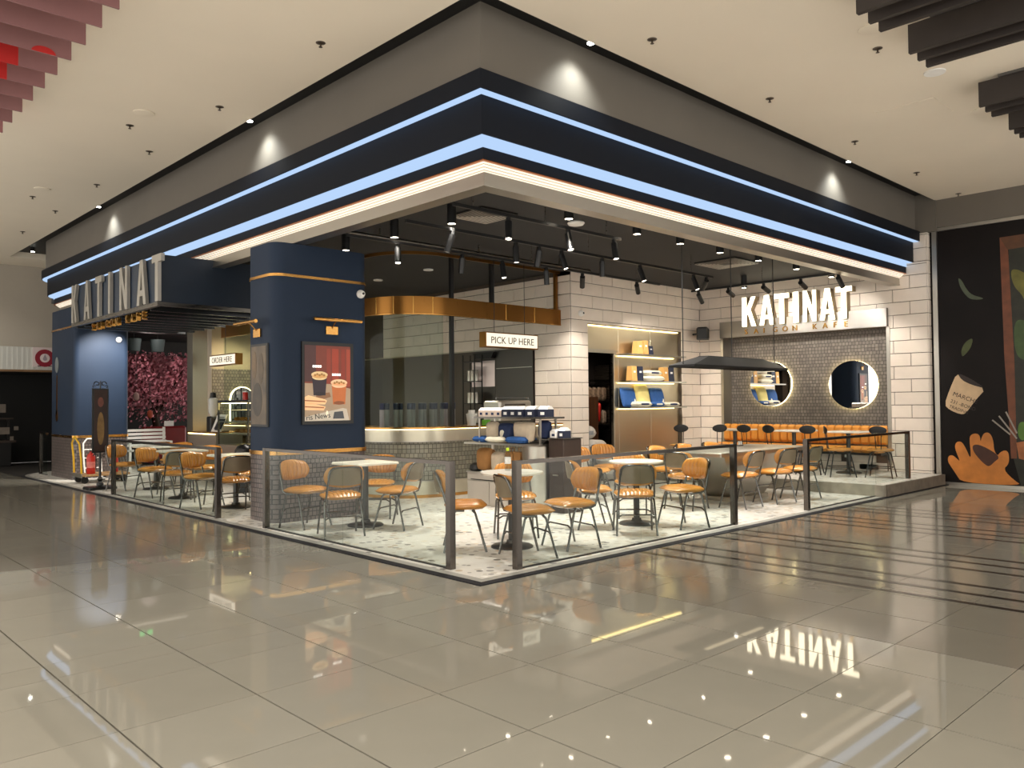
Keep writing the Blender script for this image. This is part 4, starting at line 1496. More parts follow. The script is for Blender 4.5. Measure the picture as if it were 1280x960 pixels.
bag('paper_bag', 'crumpled brown paper bag low at the left of the stand', 'bag', 3.80, 4.10, .502, .85, M_KRAFT, x=3.60, d=.22, group='bags on the cabinet')
bag('cloth_bag', 'small beige cloth bag beside the brown one', 'bag', 3.55, 3.79, .502, .80, M_BEIGE, x=3.60, d=.18, group='bags on the cabinet')
for y0, y1, lb in ((3.38, 3.53, 'narrow brown paper bag low on the stand behind the bottle'), (3.22, 3.36, 'square brown paper bag low at the right of the stand')):
    t = thing('paper_bag', lb, 'bag', (3.6, y0, .502), 0, 'bags on the cabinet')
    MB().box(0, .16, 0, y1 - y0, 0, .30).build('body', M_KRAFT, t)
    MB().tube([(.08, .1, .30), (.08, .11, .36), (.08, y1 - y0 - .11, .36), (.08, y1 - y0 - .1, .30)], .006, 6).build('handle', M_KRAFT, t)
hm = tag(MB().lathe([(.08, 0), (.1, .03), (.09, .09), (.05, .12), (.01, .125)], 18).build('black_pouch', M_BLKMET, None, True, (3.56, 4.13, .502)), 'black pouch at the left end of the stand', 'pouch')

# ------------------------------------------------------------------ niche shelves and what stands on them
for z, nm in ((2.455, 'top'), (1.925, 'middle'), (1.41, 'bottom')):
    t = thing('wall_shelf', f'{nm} steel shelf with a hidden light in the niche', 'shelf', (8.05, 4.72, z - .03), 0, 'niche shelves')
    MB().box(0, 1.90, 0, .36, 0, .03).build('board', M_STEEL, t)
    MB().box(.03, 1.87, .30, .33, -.012, -.0005).build('light_strip', E_SHELF, t)
tag(MB().box(7.2, 10.1, 5.03, 5.045, 2.97, 2.985).build('light_strip', E_SHELF), 'light strip along the top of the steel niche', 'light strip')
M_KR2 = mat('kraft_box', (206, 158, 92), .6, noise=(7, .06))
for x0, x1, z, h, m, lb in ((8.41, 8.58, 2.456, .26, M_KR2, 'kraft gift box, left one on the top niche shelf'), (8.61, 8.76, 2.456, .28, M_KR2, 'kraft gift box, taller one on the top niche shelf'),
                            (8.77, 8.92, 2.456, .18, M_NAVYB, 'navy gift box on the top niche shelf'),
                            (8.22, 8.38, 1.926, .29, M_KR2, 'kraft gift bag at the left of the middle niche shelf'), (8.40, 8.58, 1.926, .29, M_NAVYB, 'navy gift bag at the left of the middle niche shelf'),
                            (9.26, 9.43, 1.926, .29, M_KR2, 'kraft gift bag at the right of the middle niche shelf'), (9.44, 9.63, 1.926, .29, M_NAVYB, 'navy gift bag at the right of the middle niche shelf')):
    t = thing('gift_box', lb, 'box', (x0, 4.80, z), 0, 'gift boxes in the niche')
    MB().loft([[(0, 0, 0), (x1 - x0, 0, 0), (x1 - x0, .16, 0), (0, .16, 0)], [(.004, .015, h), (x1 - x0 - .004, .015, h), (x1 - x0 - .004, .13, h), (.004, .13, h)]]).build('body', m, t)
    MB().box((x1 - x0) * .3, (x1 - x0) * .7, .003, .006, h * .55, h * .68).build('print', M_WHITE, t)


def xfold(label, x0, x1, z, m, h=.09, pr=None, group='folded cloths in the niche'):
    t = thing('folded_cloth', label, 'cloth', ((x0 + x1) / 2, 4.86, z), 0, group)
    w_ = x1 - x0
    MB().cushion(w_, .26, h, 0, 12, 10, .1, p=6, fn=lambda q: (q[0], q[1], q[2] + h / 2)).build('fold', m, t, True)
    if pr:
        MB().cushion(w_ * .5, .06, .01, 0, 6, 4, .2, fn=lambda q: (q[0], q[2] - .128, q[1] * .6 + h / 2)).build('print', pr, t, True)


xfold('folded cream cloth, lower one of two on the middle niche shelf', 8.61, 9.24, 1.926, M_CREAM, .11)
xfold('folded cream cloth, upper one of two on the middle niche shelf', 8.62, 9.14, 2.036, M_CREAM, .11, M_NAVYC)


def pillow(label, x0, x1, z0, z1, m, y=4.93, pr=None):
    t = thing('cushion', label, 'cushion', ((x0 + x1) / 2, y, z0), 0, 'cushions in the niche')
    w_, h_ = x1 - x0, z1 - z0
    MB().cushion(w_, h_, .12, 0, 14, 14, .12, p=4, fn=lambda q: (q[0], -q[2] + .22 * (q[1] + h_ / 2), q[1] + h_ / 2)).build('cover', m, t, True)
    if pr:
        MB().cushion(w_ * .5, h_ * .35, .012, 0, 8, 6, .3, fn=lambda q: (q[0] + w_ * .1, -q[2] - .052 + .22 * (q[1] + h_ * .35), q[1] + h_ * .35)).build('print', pr, t, True)


pillow('blue cushion with a white print at the left of the bottom niche shelf', 8.07, 8.52, 1.412, 1.80, M_BLUEC, pr=M_CREAM)
pillow('pale yellow cushion in the middle of the bottom niche shelf', 8.54, 8.98, 1.412, 1.86, M_YELLOWC)
pillow('blue cushion with a white print at the right of the bottom niche shelf', 9.02, 9.47, 1.412, 1.80, M_BLUEC, pr=M_CREAM)
xfold('white printed cloth in front of the left blue cushion', 8.27, 8.80, 1.411, M_CREAM, .11, M_NAVYC)
xfold('blue folded cloth in front of the yellow cushion', 8.81, 9.22, 1.411, M_BLUEC, .10, M_CREAM)
xfold('white printed cloth at the right end of the bottom niche shelf', 9.24, 9.76, 1.411, M_CREAM, .09, M_NAVYC)

# sacks, board and shelves in the store room doorway
for k, (x, y, z, a, lb) in enumerate(((7.42, 5.36, .012, .1, 'grey coffee sack at the bottom left of the pile in the doorway'), (7.74, 5.0, .012, -.1, 'grey coffee sack at the bottom of the pile nearest the cafe floor'),
                                      (7.48, 5.36, .27, .05, 'grey coffee sack, second layer at the back of the pile'), (7.70, 4.98, .27, -.06, 'grey coffee sack, second layer at the front of the pile'),
                                      (7.52, 5.2, .53, .12, 'grey coffee sack on the third layer of the pile'), (7.42, 5.4, .79, .0, 'grey coffee sack leaning on top of the pile'))):
    t = thing('coffee_sack', lb, 'sack', (x, y, z), a, 'coffee sacks in the doorway')
    MB().cushion(.5, .36, .27, 0, 16, 12, .2, p=3.5, fn=lambda q, s=k: (q[0], q[1], q[2] + .13 + .012 * math.sin(14 * q[0] + s) * math.cos(11 * q[1]))).build('sack_body', M_SACK, t, True)
    MB().box(-.1, .1, -.19, -.178, .09, .17).build('print', mat('sack_print', (150, 150, 154), .9, noise=(20, .3)), t)
sf = thing('store_shelf', 'dark store room shelf with packets', 'shelf', (8.0, 6.1, .012))
for z in (.5, 1.0, 1.5, 1.95):
    MB().box(0, 1.1, 0, .4, z, z + .03).build('board', M_STEELD, sf)
for x in (0, 1.08):
    MB().box(x, x + .02, 0, .4, 0, 2.3).build('upright', M_STEELD, sf)
M_PKT = mat('packet', (150, 130, 112), .5, noise=(20, .6))
for i in range(7):
    for j, z in enumerate((1.03, 1.53)):
        t = thing('coffee_packet', f'foil packet, {ORD_[i]} from the left on the {("lower", "upper")[j]} store room shelf', 'packet', (8.10 + i * .15, 6.2, z + .012), 0, 'packets on the store room shelf')
        MB().cushion(.13, .3, .1, 0, 6, 6, .1, p=6, fn=lambda q: (q[0], q[2], q[1] + .15)).build('packet_body', M_PKT, t, True)
tag(MB().box(7.95, 8.3, 5.75, 5.79, .012, 1.62).build('wood_board', wood_mat('board_wood', (92, 58, 34), (66, 40, 24)), None), 'brown wooden board leaning in the doorway', 'board')
rb = bag('red_bag', 'red bag hanging in the dark store room', 'bag', 5.9, 6.05, 1.1, 1.5, M_RED, x=8.55, d=.1)

# loudspeaker in the corner
ls = thing('loudspeaker', 'black wall loudspeaker in the corner beside the lit sign', 'speaker', (10.58, 4.72, 2.84), .5)
MB().cbox(-.18, .18, -.12, .12, 0, .26, .03).build('cabinet', M_BLKMET, ls)
MB().box(-.15, .15, -.125, -.12, .03, .23).build('grille', mat('speaker_grille', (28, 28, 30), .8, bump=(300, .4)), ls)
MB().tube([(0, .1, .13), (.15, .22, .13)], .02, 8).build('bracket', M_BLKMET, ls)

# ------------------------------------------------------------------ pendant over the long table
pd = thing('pendant_lamp', 'long black trapezoid pendant lamp over the steel table', 'lamp', (6.6, 1.62, 2.0))
B0, T0 = [(-1.34, -.22), (1.34, -.22), (1.34, .22), (-1.34, .22)], [(-.78, -.09), (.80, -.09), (.80, .09), (-.78, .09)]
MB().loft([[(x, y, 0) for x, y in B0], [(x, y, .03) for x, y in B0], [(x, y, .17) for x, y in T0]], cap=False).build('shade', M_BLKMET, pd)
MB().box(-.78, .80, -.09, .09, .165, .175).build('shade_top', M_BLKMET, pd)
MB().box(-.8, .8, -.05, .05, .10, .11).build('diffuser', emis('pendant_lit', (255, 232, 190), .8), pd)
spot('spot', (6.6, 1.62, 2.07), (6.6, 1.62, 0), 60, 150, .5, .03)
for x in (-1.3, .0, 1.3):
    MB().tube([(x, 0, .03 if abs(x) > 1 else .17), (x, 0, 1.95)], .008, 6).build('suspension_rod', M_BLKMET, pd)

# ------------------------------------------------------------------ cafe ceiling fixtures
def track(label, a, b):
    t = thing('light_track', label, 'track', a, 0, 'ceiling light tracks')
    d = Vector(b) - Vector(a)
    n_ = Vector((-d.y, d.x, 0)).normalized() * .018
    p = [(n_.x, n_.y), (-n_.x, -n_.y), (d.x - n_.x, d.y - n_.y), (d.x + n_.x, d.y + n_.y)]
    MB().prism(p, -.018, .018).build('rail', M_BLKMET, t)
    for q in (.1, .5, .9):
        MB().tube([(d.x * q, d.y * q, .018), (d.x * q, d.y * q, 3.95 - a[2])], .005, 6).build('drop_rod', M_STEELD, t)


TZ = 3.65
track('front light track of the cafe ceiling', (1.1, 1.65, TZ), (3.95, 1.65, TZ))
track('middle light track of the cafe ceiling', (1.2, 2.64, TZ), (7.7, 2.64, TZ))
track('rear light track of the cafe ceiling', (1.1, 3.75, TZ), (7.7, 3.75, TZ))
track('light track parallel to the lit sign wall', (8.95, .9, TZ), (8.95, 3.9, TZ))
track('light track above the left tables', (2.2, 6.2, TZ), (2.2, 11.8, TZ))


def head(label, x, y, target, watt, angle=50, group=None):
    t = thing('track_spotlight', label, 'spotlight', (x, y, TZ - .02), 0, group)
    d = (Vector(target) - Vector((x, y, TZ - .15))).normalized()
    q = d.to_track_quat('Z', 'Y').to_matrix().to_4x4()
    T_ = Matrix.Translation((0, 0, -.07)) @ q
    MB().box(-.02, .02, -.02, .02, -.06, .0).build('mount', M_BLKMET, t)
    MB().lathe([(.01, -.02), (.042, -.02), (.042, .20), (.036, .20), (.034, .185)], 16).xf(T_).build('housing', M_BLKMET, t, True)
    MB().lathe([(.005, .187), (.034, .187), (.034, .190), (.005, .190)], 14).xf(T_).build('lens', E_LAMP, t)
    o = spot('spot', Vector((x, y, TZ - .09)) + d * .215, target, watt, angle, .7, .035)


HEADS = [
    (1.65, (1.92, 2.93, 3.82), 'front'), (2.64, (1.90, 2.99, 3.43, 3.88, 4.76, 5.67, 7.13, 7.51), 'middle'), (3.75, (1.88, 3.0, 3.78, 4.72, 5.58, 7.03), 'rear')]
TG = {'front': [(1.3, 1.0, .4), (2.6, .6, .1), (3.6, 1.0, .4)],
      'middle': [(1.2, 3.4, .5), (2.9, 2.4, 0), (3.5, 3.3, .8), (4.3, 1.6, .2), (5.0, 2.8, 0), (5.8, 1.5, .4), (7.2, 1.5, .5), (8.9, 4.9, 1.6)],
      'rear': [(1.4, 3.0, .3), (3.2, 4.4, .3), (3.7, 3.2, 1.0), (5.2, 4.0, 0), (6.9, 5.0, 1.8), (9.2, 5.0, 2.0)]}
ORD = ('first', 'second', 'third', 'fourth', 'fifth', 'sixth', 'seventh', 'eighth', 'ninth')
for y, xs, nm in HEADS:
    for k, (x, tg) in enumerate(zip(xs, TG[nm])):
        head(f'black cylinder spotlight, {ORD[k]} from the left on the {nm} ceiling track', x, y, tg, TRACK_W, 55, f'spotlights on the {nm} track')
for k, (y, tg) in enumerate(((3.74, (10.85, 3.9, 1.7)), (3.09, (10.85, 3.2, 2.9)), (2.37, (10.85, 2.4, 2.9)), (1.66, (10.85, 1.7, 2.8)), (.99, (10.8, 1.0, 2.0)))):
    head(f'black cylinder spotlight, {ORD[k]} from the left on the track facing the lit sign', 8.95, y, tg, TRACK_W * .5, 60, 'spotlights on the sign track')
for k, (y, tg) in enumerate(((6.5, (.8, 6.2, .4)), (7.7, (.7, 7.8, .3)), (9.0, (.8, 9.2, .3)), (10.6, (.9, 11.5, .2)))):
    head(f'black cylinder spotlight, {ORD[k]} nearest on the track above the left tables', 2.2, y, tg, TRACK_W * 1.25, 60, 'spotlights above the left tables')
track('short light track before the far blue column', (.8, 11.9, TZ), (1.8, 11.9, TZ))
head('black cylinder spotlight washing the far blue column', 1.25, 11.9, (1.1, 13.2, 2.0), TRACK_W * 3.0, 75, None)


def cyl(x, y, nm):
    t = thing('ceiling_cylinder', f'black surface cylinder downlight with a bright lens, {nm}', 'downlight', (x, y, 3.95), 0, 'cylinder downlights')
    MB().lathe([(.01, 0), (.058, 0), (.058, -.24), (.05, -.24), (.046, -.22)], 20).build('housing', M_BLKMET, t, True)
    MB().lathe([(.005, -.235), (.047, -.235), (.047, -.228), (.005, -.228)], 18).build('lens', E_LAMP, t)
    spot('spot', (x, y, 3.69), (x, y, 0), CYL_W, 75, .7, .05)


for x, y, nm in ((1.83, 4.94, 'beside the top of the near blue column'), (1.83, 3.75, 'second from the near blue column'), (1.88, 2.62, 'nearest the fascia corner on the left'), (2.77, 1.49, 'nearest the fascia corner on the right'),
                 (4.10, 1.49, 'second along the right front'), (5.08, 1.49, 'third along the right front'), (6.1, 1.49, 'fourth along the right front'), (7.16, 1.46, 'fifth along the right front'), (8.4, 1.46, 'last along the right front'), (9.7, 1.46, 'added above the right end of the platform'), (9.7, 3.2, 'added above the left end of the platform')):  # the two over the platform are added to brighten it
    cyl(x, y, nm)


def diffuser(label, x, y, s=.62):
    t = thing('air_diffuser', label, 'vent', (x, y, 3.95), 0, 'ceiling air diffusers')
    MB().box(-s / 2, s / 2, -s / 2, s / 2, -.02, 0).build('backing', M_BLKMET, t)
    h = s / 2
    for k in range(7):
        a = h - k * .045
        MB().loft([[(-a, -a, -.035), (a, -a, -.035), (a, a, -.035), (-a, a, -.035)], [(-a + .018, -a + .018, -.033), (a - .018, -a + .018, -.033), (a - .018, a - .018, -.033), (-a + .018, a - .018, -.033)]], cap=False).build('louvre', mat('diffuser_grey', (190, 184, 174), .5, noise=(4, .04)), t)


diffuser('square white air diffuser above the front tracks', 2.5, 2.72, .62)
diffuser('square white air diffuser near the lit sign', 8.1, 2.6, .8)
cd_ = tag(MB().lathe([(.01, 0), (.11, 0), (.12, -.015), (.10, -.04), (.01, -.045)], 24).build('smoke_detector', M_WHITE, None, True, (3.75, 2.25, 3.95)), 'white round detector on the black cafe ceiling', 'detector')
for label, pts in (('grey duct along the rear of the cafe ceiling', [(1.2, 4.3, 3.82), (6.4, 4.3, 3.82)]), ('grey conduit near the fascia corner', [(1.0, 2.0, 3.84), (1.0, 5.8, 3.84)])):
    t = thing('ceiling_conduit', label, 'conduit', (0, 0, 0), 0)
    MB().tube(pts, .03, 10).build('pipe', M_STEELD, t, True)
    for q in (.15, .5, .85):
        p = Vector(pts[0]).lerp(Vector(pts[1]), q)
        MB().box(p.x - .01, p.x + .01, p.y - .01, p.y + .01, p.z, 3.95).build('hanger', M_STEELD, t)

# kitchen lamps
for i, (x, y) in enumerate(((4.6, 6.6), (4.6, 8.2), (4.3, 10.2), (4.0, 11.8))):
    t = thing('kitchen_downlight', f'small round downlight, {ORD_[i]} nearest in the dark kitchen ceiling', 'downlight', (x, y, 3.95), 0, 'kitchen downlights')
    MB().lathe([(.02, 0), (.09, 0), (.09, -.02), (.075, -.02)], 20).build('ring', M_WHITE, t, True)
    MB().lathe([(.005, -.012), (.073, -.012), (.073, -.008), (.005, -.008)], 18).build('lens', E_LAMP, t)
    spot('spot', (x, y, 3.91), (x + .4, y, 0), 130, 110, .6, .07, (1, .9, .74))

# ------------------------------------------------------------------ order counter seen left of the near column
oc = thing('order_counter', 'order counter with a lit steel front left of the near blue column', 'counter', (2.30, 10.4, .012))
MB().box(0, .55, 0, 1.3, 0, .95).build('body', M_STEEL, oc)
MB().box(-.012, 0, .03, 1.27, .05, .62).build('mosaic_front', M_MOS_BAR, oc)
MB().box(-.04, .58, -.03, 1.33, .95, .98).build('worktop', M_BRASS, oc)
MB().box(-.03, -.012, .03, 1.27, .93, .945).build('light_strip', E_SHELF, oc)
dc = thing('display_case', 'glass pastry display case with shelves beside the order counter', 'display case', (2.27, 8.95, .012))
MB().box(0, .6, 0, 1.3, 0, .75).build('base', M_STEEL, dc)
for z in (.95, 1.18, 1.40):
    MB().box(.02, .58, .02, 1.28, z, z + .015).build('shelf', M_STEEL, dc)
MB().box(0, .6, 0, 1.3, 1.55, 1.60).build('top', M_STEELD, dc)
for y in (.0, 1.27):
    for x in (0, .57):
        MB().box(x, x + .03, y, y + .03, .75, 1.55).build('frame_post', M_STEELD, dc)
MB().box(-.006, 0, .03, 1.27, .76, 1.54).build('glass_pane', M_GLASSK, dc)
MB().box(.05, .55, .05, 1.25, 1.535, 1.545).build('light_strip', E_SHELF, dc)
for k in range(5):
    for z, m in ((.967, M_KRAFT), (1.197, M_TAN)):
        t = thing('pastry', f'small pastry, {ORD[k]} nearest on the {"lower" if z < 1 else "upper"} shelf of the display case', 'pastry', (2.58, 9.1 + k * .23, z + .012), 0, 'pastries in the display case')
        MB().cushion(.16, .12, .08, 0, 8, 8, .3, p=3, fn=lambda q: (q[0], q[1], q[2] + .04)).build('crust', m, t, True)
        MB().lathe([(.09, 0), (.095, .008), (.01, .004)], 16).build('plate', M_WHITE, t, True)
for k, (y, lb) in enumerate(((9.3, 'red tin on top of the display case, left one'), (9.75, 'red tin on top of the display case, right one'))):
    t = thing('red_tin', lb, 'tin', (2.6, y, 1.612), 0, 'red tins')
    MB().lathe([(.05, 0), (.05, .14), (.045, .15)], 14).build('can', M_RED, t, True)
    MB().lathe([(.052, .15), (.052, .17), (.01, .172)], 14).build('lid', M_WHITE, t, True)
bn_ = thing('waste_bin', 'black dome topped bin in front of the display case', 'bin', (1.95, 8.35, .012))
MB().lathe([(.19, 0), (.19, .62)], 28).build('body', M_BLKMET, bn_, True)
MB().lathe([(.20, .62), (.20, .64), (.19, .72), (.15, .79), (.08, .83), (.01, .84)], 28).build('dome_lid', mat('bin_dome', (60, 60, 60), .25, .9, noise=(5, .05)), bn_, True)
gr = thing('coffee_grinder', 'coffee grinder with a clear hopper on the order counter', 'grinder', (2.55, 11.1, .992))
MB().cbox(-.1, .1, -.1, .1, 0, .3, .02).build('body', M_BLKMET, gr)
MB().lathe([(.05, .3), (.09, .40), (.09, .66), (.06, .68)], 18).build('hopper', mat('hopper_clear', (190, 192, 190), .25, noise=(5, .05)), gr, True)
MB().lathe([(.065, .68), (.05, .78), (.01, .79)], 18).build('hopper_cap', M_BLKMET, gr, True)
mn = thing('menu_board', 'slanted white menu board on the order counter', 'menu', (2.45, 10.55, .992))
MB().loft([[(0, 0, 0), (.03, 0, 0), (.03, .42, 0), (0, .42, 0)], [(.14, 0, .34), (.17, 0, .34), (.17, .42, .34), (.14, .42, .34)]]).build('board', M_WHITE, mn)
for k in range(5):
    MB().loft([[(-.003 + .14 * (k * .18 + .08), .04, .34 * (k * .18 + .08)), (.001 + .14 * (k * .18 + .08), .38 - .05 * (k % 2), .34 * (k * .18 + .08)), (.001 + .14 * (k * .18 + .14), .38 - .05 * (k % 2), .34 * (k * .18 + .14)), (-.003 + .14 * (k * .18 + .14), .04, .34 * (k * .18 + .14))],
               [(.006 + .14 * (k * .18 + .08), .04, .34 * (k * .18 + .08)), (.006 + .14 * (k * .18 + .08), .38, .34 * (k * .18 + .08)), (.006 + .14 * (k * .18 + .14), .38, .34 * (k * .18 + .14)), (.006 + .14 * (k * .18 + .14), .04, .34 * (k * .18 + .14))]]).build('menu_row', M_STEELD, mn)
po = thing('till_screen', 'dark till screen on the order counter', 'till', (2.42, 10.25 + .25, .992))
MB().box(.1, .2, 0, .2, 0, .02).build('foot', M_BLKMET, po)
MB().loft([[(.0, -.02, .06), (.02, -.02, .05), (.02, .26, .05), (.0, .26, .06)], [(.1, -.02, .26), (.12, -.02, .25), (.12, .26, .25), (.1, .26, .26)]]).build('screen', M_BLKMET, po)
st_ = struct('wall_pier', MB().box(2.50, 2.82, 12.0, 12.3, 0.012, 3.95), M_NICHE, 'steel clad pier beside the order counter')
MB().box(2.82, 2.90, 11.98, 12.3, 0.012, 3.95).build('pale_edge', mat('pale_edge', (206, 196, 184), .6, noise=(3, .04)), st_)
ar = thing('arch_mirror', 'arched mirror with a halo on the end wall', 'mirror', (4.05, 12.97, 1.15))
AP = [(-.28, 0), (.28, 0)] + [(.28 * math.cos(i * PI / 12), .5 + .28 * math.sin(i * PI / 12)) for i in range(13)]
MB().prism([(x * 1.08, z * 1.05 - .02) for x, z in AP], 0, .012, 'xz').build('halo_light', E_HALO, ar)
MB().prism(AP, -.02, -.005, 'xz').build('mirror_glass', M_MIRROR, ar)
spot('spot_end', (3.6, 12.0, 3.6), (3.6, 13.0, 1.3), 60, 80, .7, .05, (1, .86, .62))

# ------------------------------------------------------------------ things at the far left column
sd = thing('poster_stand', 'tall black iron poster stand with scrollwork beside the far blue column', 'stand', (.337, 10.85, .012))
MB().cbox(-.24, .24, -.2, .2, 0, .05, .02).build('base', M_BLKMET, sd)
MB().tube([(0, 0, .05), (0, 0, .70)], .022, 10).build('pole', M_BLKMET, sd, True)
MB().lathe([(.02, .05), (.06, .07), (.06, .1), (.03, .14), (.05, .18), (.025, .22)], 16).build('foot_turning', M_BLKMET, sd, True)
MB().box(-.135, .135, -.025, .025, .66, 1.83).build('frame', M_BLKMET, sd)
pp_ = MB().box(-.11, .11, -.03, -.025, .69, 1.80).build('poster', mat('stand_poster', (46, 26, 20), .5, noise=(5, .4)), sd)
MB().prism([(.06 * math.cos(t), 1.10 + .30 * math.sin(t)) for t in [i * PI / 9 for i in range(18)]], -.032, -.03, 'xz').build('poster_figure', mat('poster_gold', (120, 92, 50), .5, noise=(9, .4)), pp_)
MB().prism([(.05 * math.cos(t), 1.58 + .09 * math.sin(t)) for t in [i * PI / 9 for i in range(18)]], -.032, -.03, 'xz').build('poster_emblem', mat('poster_rose', (110, 62, 50), .5, noise=(9, .3)), pp_)


def scroll(cx, cz, r, turns, s, z0):
    return [(cx + s * r * (1 - i / 26) * math.cos(i * turns * 2 * PI / 26), -.0, cz + r * (1 - i / 26) * math.sin(i * turns * 2 * PI / 26)) for i in range(23)]


for s in (-1, 1):
    MB().tube(scroll(s * .055, 1.91, .055, 1.1, s, 0), .009, 6).build('scroll', M_BLKMET, sd, True)
    MB().tube(scroll(s * .11, 1.86, .03, 1.1, -s, 0), .008, 6).build('scroll', M_BLKMET, sd, True)
    MB().tube(scroll(s * .07, .60, .05, 1.1, s, 0), .009, 6).build('scroll', M_BLKMET, sd, True)
MB().tube([(0, 0, 1.83), (0, 0, 1.97)], .01, 6).build('finial', M_BLKMET, sd, True)

tl = thing('platform_trolley', 'wooden platform trolley with a yellow handle by the far column', 'trolley', (.62, 12.35, .012), .0)
MB().cbox(-.25, .65, -.28, .28, .14, .18, .01).build('deck', wood_mat('trolley_wood', (176, 138, 88), (150, 112, 66)), tl)
MB().box(-.26, -.24, -.29, .29, .12, .2).build('end_plate', M_STEEL, tl)
MB().tube([(-.24, -.24, .18), (-.25, -.24, .5), (-.28, -.24, .78), (-.30, .0, .92), (-.28, .24, .78), (-.25, .24, .5), (-.24, .24, .18)], .018, 10).build('handle', M_YEL, tl, True)
for x in (-.17, .55):
    for y in (-.2, .2):
        MB().lathe([(.02, -.02), (.065, -.02), (.065, .02), (.02, .02)], 16, x, y, .066, 'y').build('wheel', M_BLKMET, tl, True)
ht_ = thing('hand_truck', 'white tubular hand truck behind the platform trolley', 'trolley', (.82, 12.98, .012))
for s in (-1, 1):
    MB().tube([(s * .16, -.12, .06), (s * .16, .0, .5), (s * .15, .05, .75), (s * .08, .06, .84)], .016, 8).build('side_rail', M_WHITE, ht_, True)
MB().tube([(-.08, .06, .84), (.08, .06, .84)], .016, 8).build('grip', M_WHITE, ht_, True)
for z in (.25, .45, .62):
    MB().tube([(-.16, -.12 + z * .25, z), (.16, -.12 + z * .25, z)], .01, 6).build('cross_bar', M_WHITE, ht_, True)
MB().box(-.2, .2, -.3, -.1, .03, .045).build('toe_plate', M_WHITE, ht_)
for s in (-1, 1):
    MB().lathe([(.02, -.02), (.09, -.02), (.09, .02), (.02, .02)], 18, s * .2, -.08, .09, 'x').build('wheel', M_BLKMET, ht_, True)
for x, y, lb, s in ((.58, 12.22, 'red fire extinguisher standing on the trolley deck', 1.0), (1.08, 12.4, 'smaller red fire extinguisher at the right of the trolley', .8)):
    t = thing('fire_extinguisher', lb, 'extinguisher', (x, y, .192 if s == 1 else .192), 0, 'fire extinguishers')
    MB().lathe([(.07 * s, 0), (.078 * s, .01), (.078 * s, .32 * s), (.06 * s, .38 * s), (.025 * s, .41 * s), (.022 * s, .44 * s)], 20).build('cylinder', M_RED, t, True)
    MB().box(-.02, .02, -.07 * s, .04, .44 * s, .46 * s).build('lever', M_BLKMET, t)
    MB().tube([(.02, 0, .43 * s), (.08, 0, .40 * s), (.095, 0, .2 * s), (.09, 0, .1 * s)], .009, 6).build('hose', M_BLKMET, t, True)
    MB().lathe([(.0785 * s, .12), (.0785 * s, .24 * s)], 20).build('label_band', mat('ext_label', (214, 120, 110), .5, noise=(14, .2)), t, True)

# spoon emblem on the shaded face of the far column
em_ = thing('wall_emblem', 'faded spoon shaped emblem on the shaded face of the far column', 'emblem', (.53, 14.4, 1.2))
MB().prism([(.13 * math.cos(t), 1.22 + .17 * math.sin(t)) for t in [i * PI / 10 for i in range(20)]], -.01, 0, 'yz').build('bowl', mat('emblem_grey', (120, 126, 128), .4, .4, noise=(5, .1)), em_)
MB().prism([(-.03, .15), (.03, .15), (.02, 1.0), (-.02, 1.0)], -.01, 0, 'yz').build('handle', M_BRASSD, em_)
MB().prism([(.08 * math.cos(t), .12 + .12 * math.sin(t)) for t in [i * PI / 10 for i in range(20)]], -.01, 0, 'yz').build('tip', M_BRASSD, em_)

# white slatted bench in front of the blossom
wbn = thing('slatted_bench', 'white slatted bench in front of the blossom tree', 'bench', (2.25, 15.6, .012))
for k in range(5):
    MB().box(0, 1.05, .0 + .02 * k, .03 + .02 * k, .52 + k * .09, .58 + k * .09).build('back_slat', M_WHITE, wbn)
for k in range(4):
    MB().box(0, 1.05, -.45 + k * .11, -.37 + k * .11, .42, .45).build('seat_slat', M_WHITE, wbn)
for x in (.02, .98):
    MB().box(x, x + .05, -.45, -.40, 0, .62).build('leg', M_WHITE, wbn)
    MB().box(x, x + .05, .02, .07, 0, .98).build('leg', M_WHITE, wbn)
    MB().box(x, x + .05, -.46, .04, .62, .65).build('armrest', M_WHITE, wbn)

# blossom tree
bt = thing('blossom_tree', 'pink cherry blossom tree in the dark recess', 'tree', (3.9, 17.9, .012))
M_BARK = mat('bark', (60, 42, 34), .9, noise=(6, .3), bump=(20, .4))
MB().tube([(0, 0, 0), (.05, .0, .6), (-.05, 0, 1.2), (.1, 0, 1.8)], [.14, .11, .09, .06], 10).build('trunk', M_BARK, bt, True)
rr = random.Random(3)
for k in range(9):
    a = rr.uniform(0, 6.28)
    e = (1.1 * math.cos(a), .7 * math.sin(a), rr.uniform(1.9, 3.0))
    MB().tube([(0, 0, rr.uniform(1.0, 1.7)), (e[0] * .5, e[1] * .5, e[2] * .75 + .2), e], [.05, .035, .012], 8).build('branch', M_BARK, bt, True)
M_BLOS = mat('blossom', (206, 132, 146), .8, noise=(3, .6))
lv = MB()
for k in range(6500):
    a, u = rr.uniform(0, 6.28), rr.random() ** .5
    cx, cy = -.15 + 1.35 * u * math.cos(a), .75 * u * math.sin(a)
    cz = 1.75 + 1.25 * rr.random() ** .8 - .5 * u * rr.random() - (.55 if rr.random() < .18 else 0)
    n1 = Vector((rr.uniform(-1, 1), rr.uniform(-1, 1), rr.uniform(-1, 1))).normalized()
    t1 = n1.orthogonal().normalized() * rr.uniform(.035, .07)
    t2 = n1.cross(t1)
    p = Vector((cx, cy, cz))
    lv.quad(p - t1, p - t2 * .6, p + t1, p + t2 * .6)
tag(lv.build('blossom_petals', M_BLOS, bt), kind='stuff')
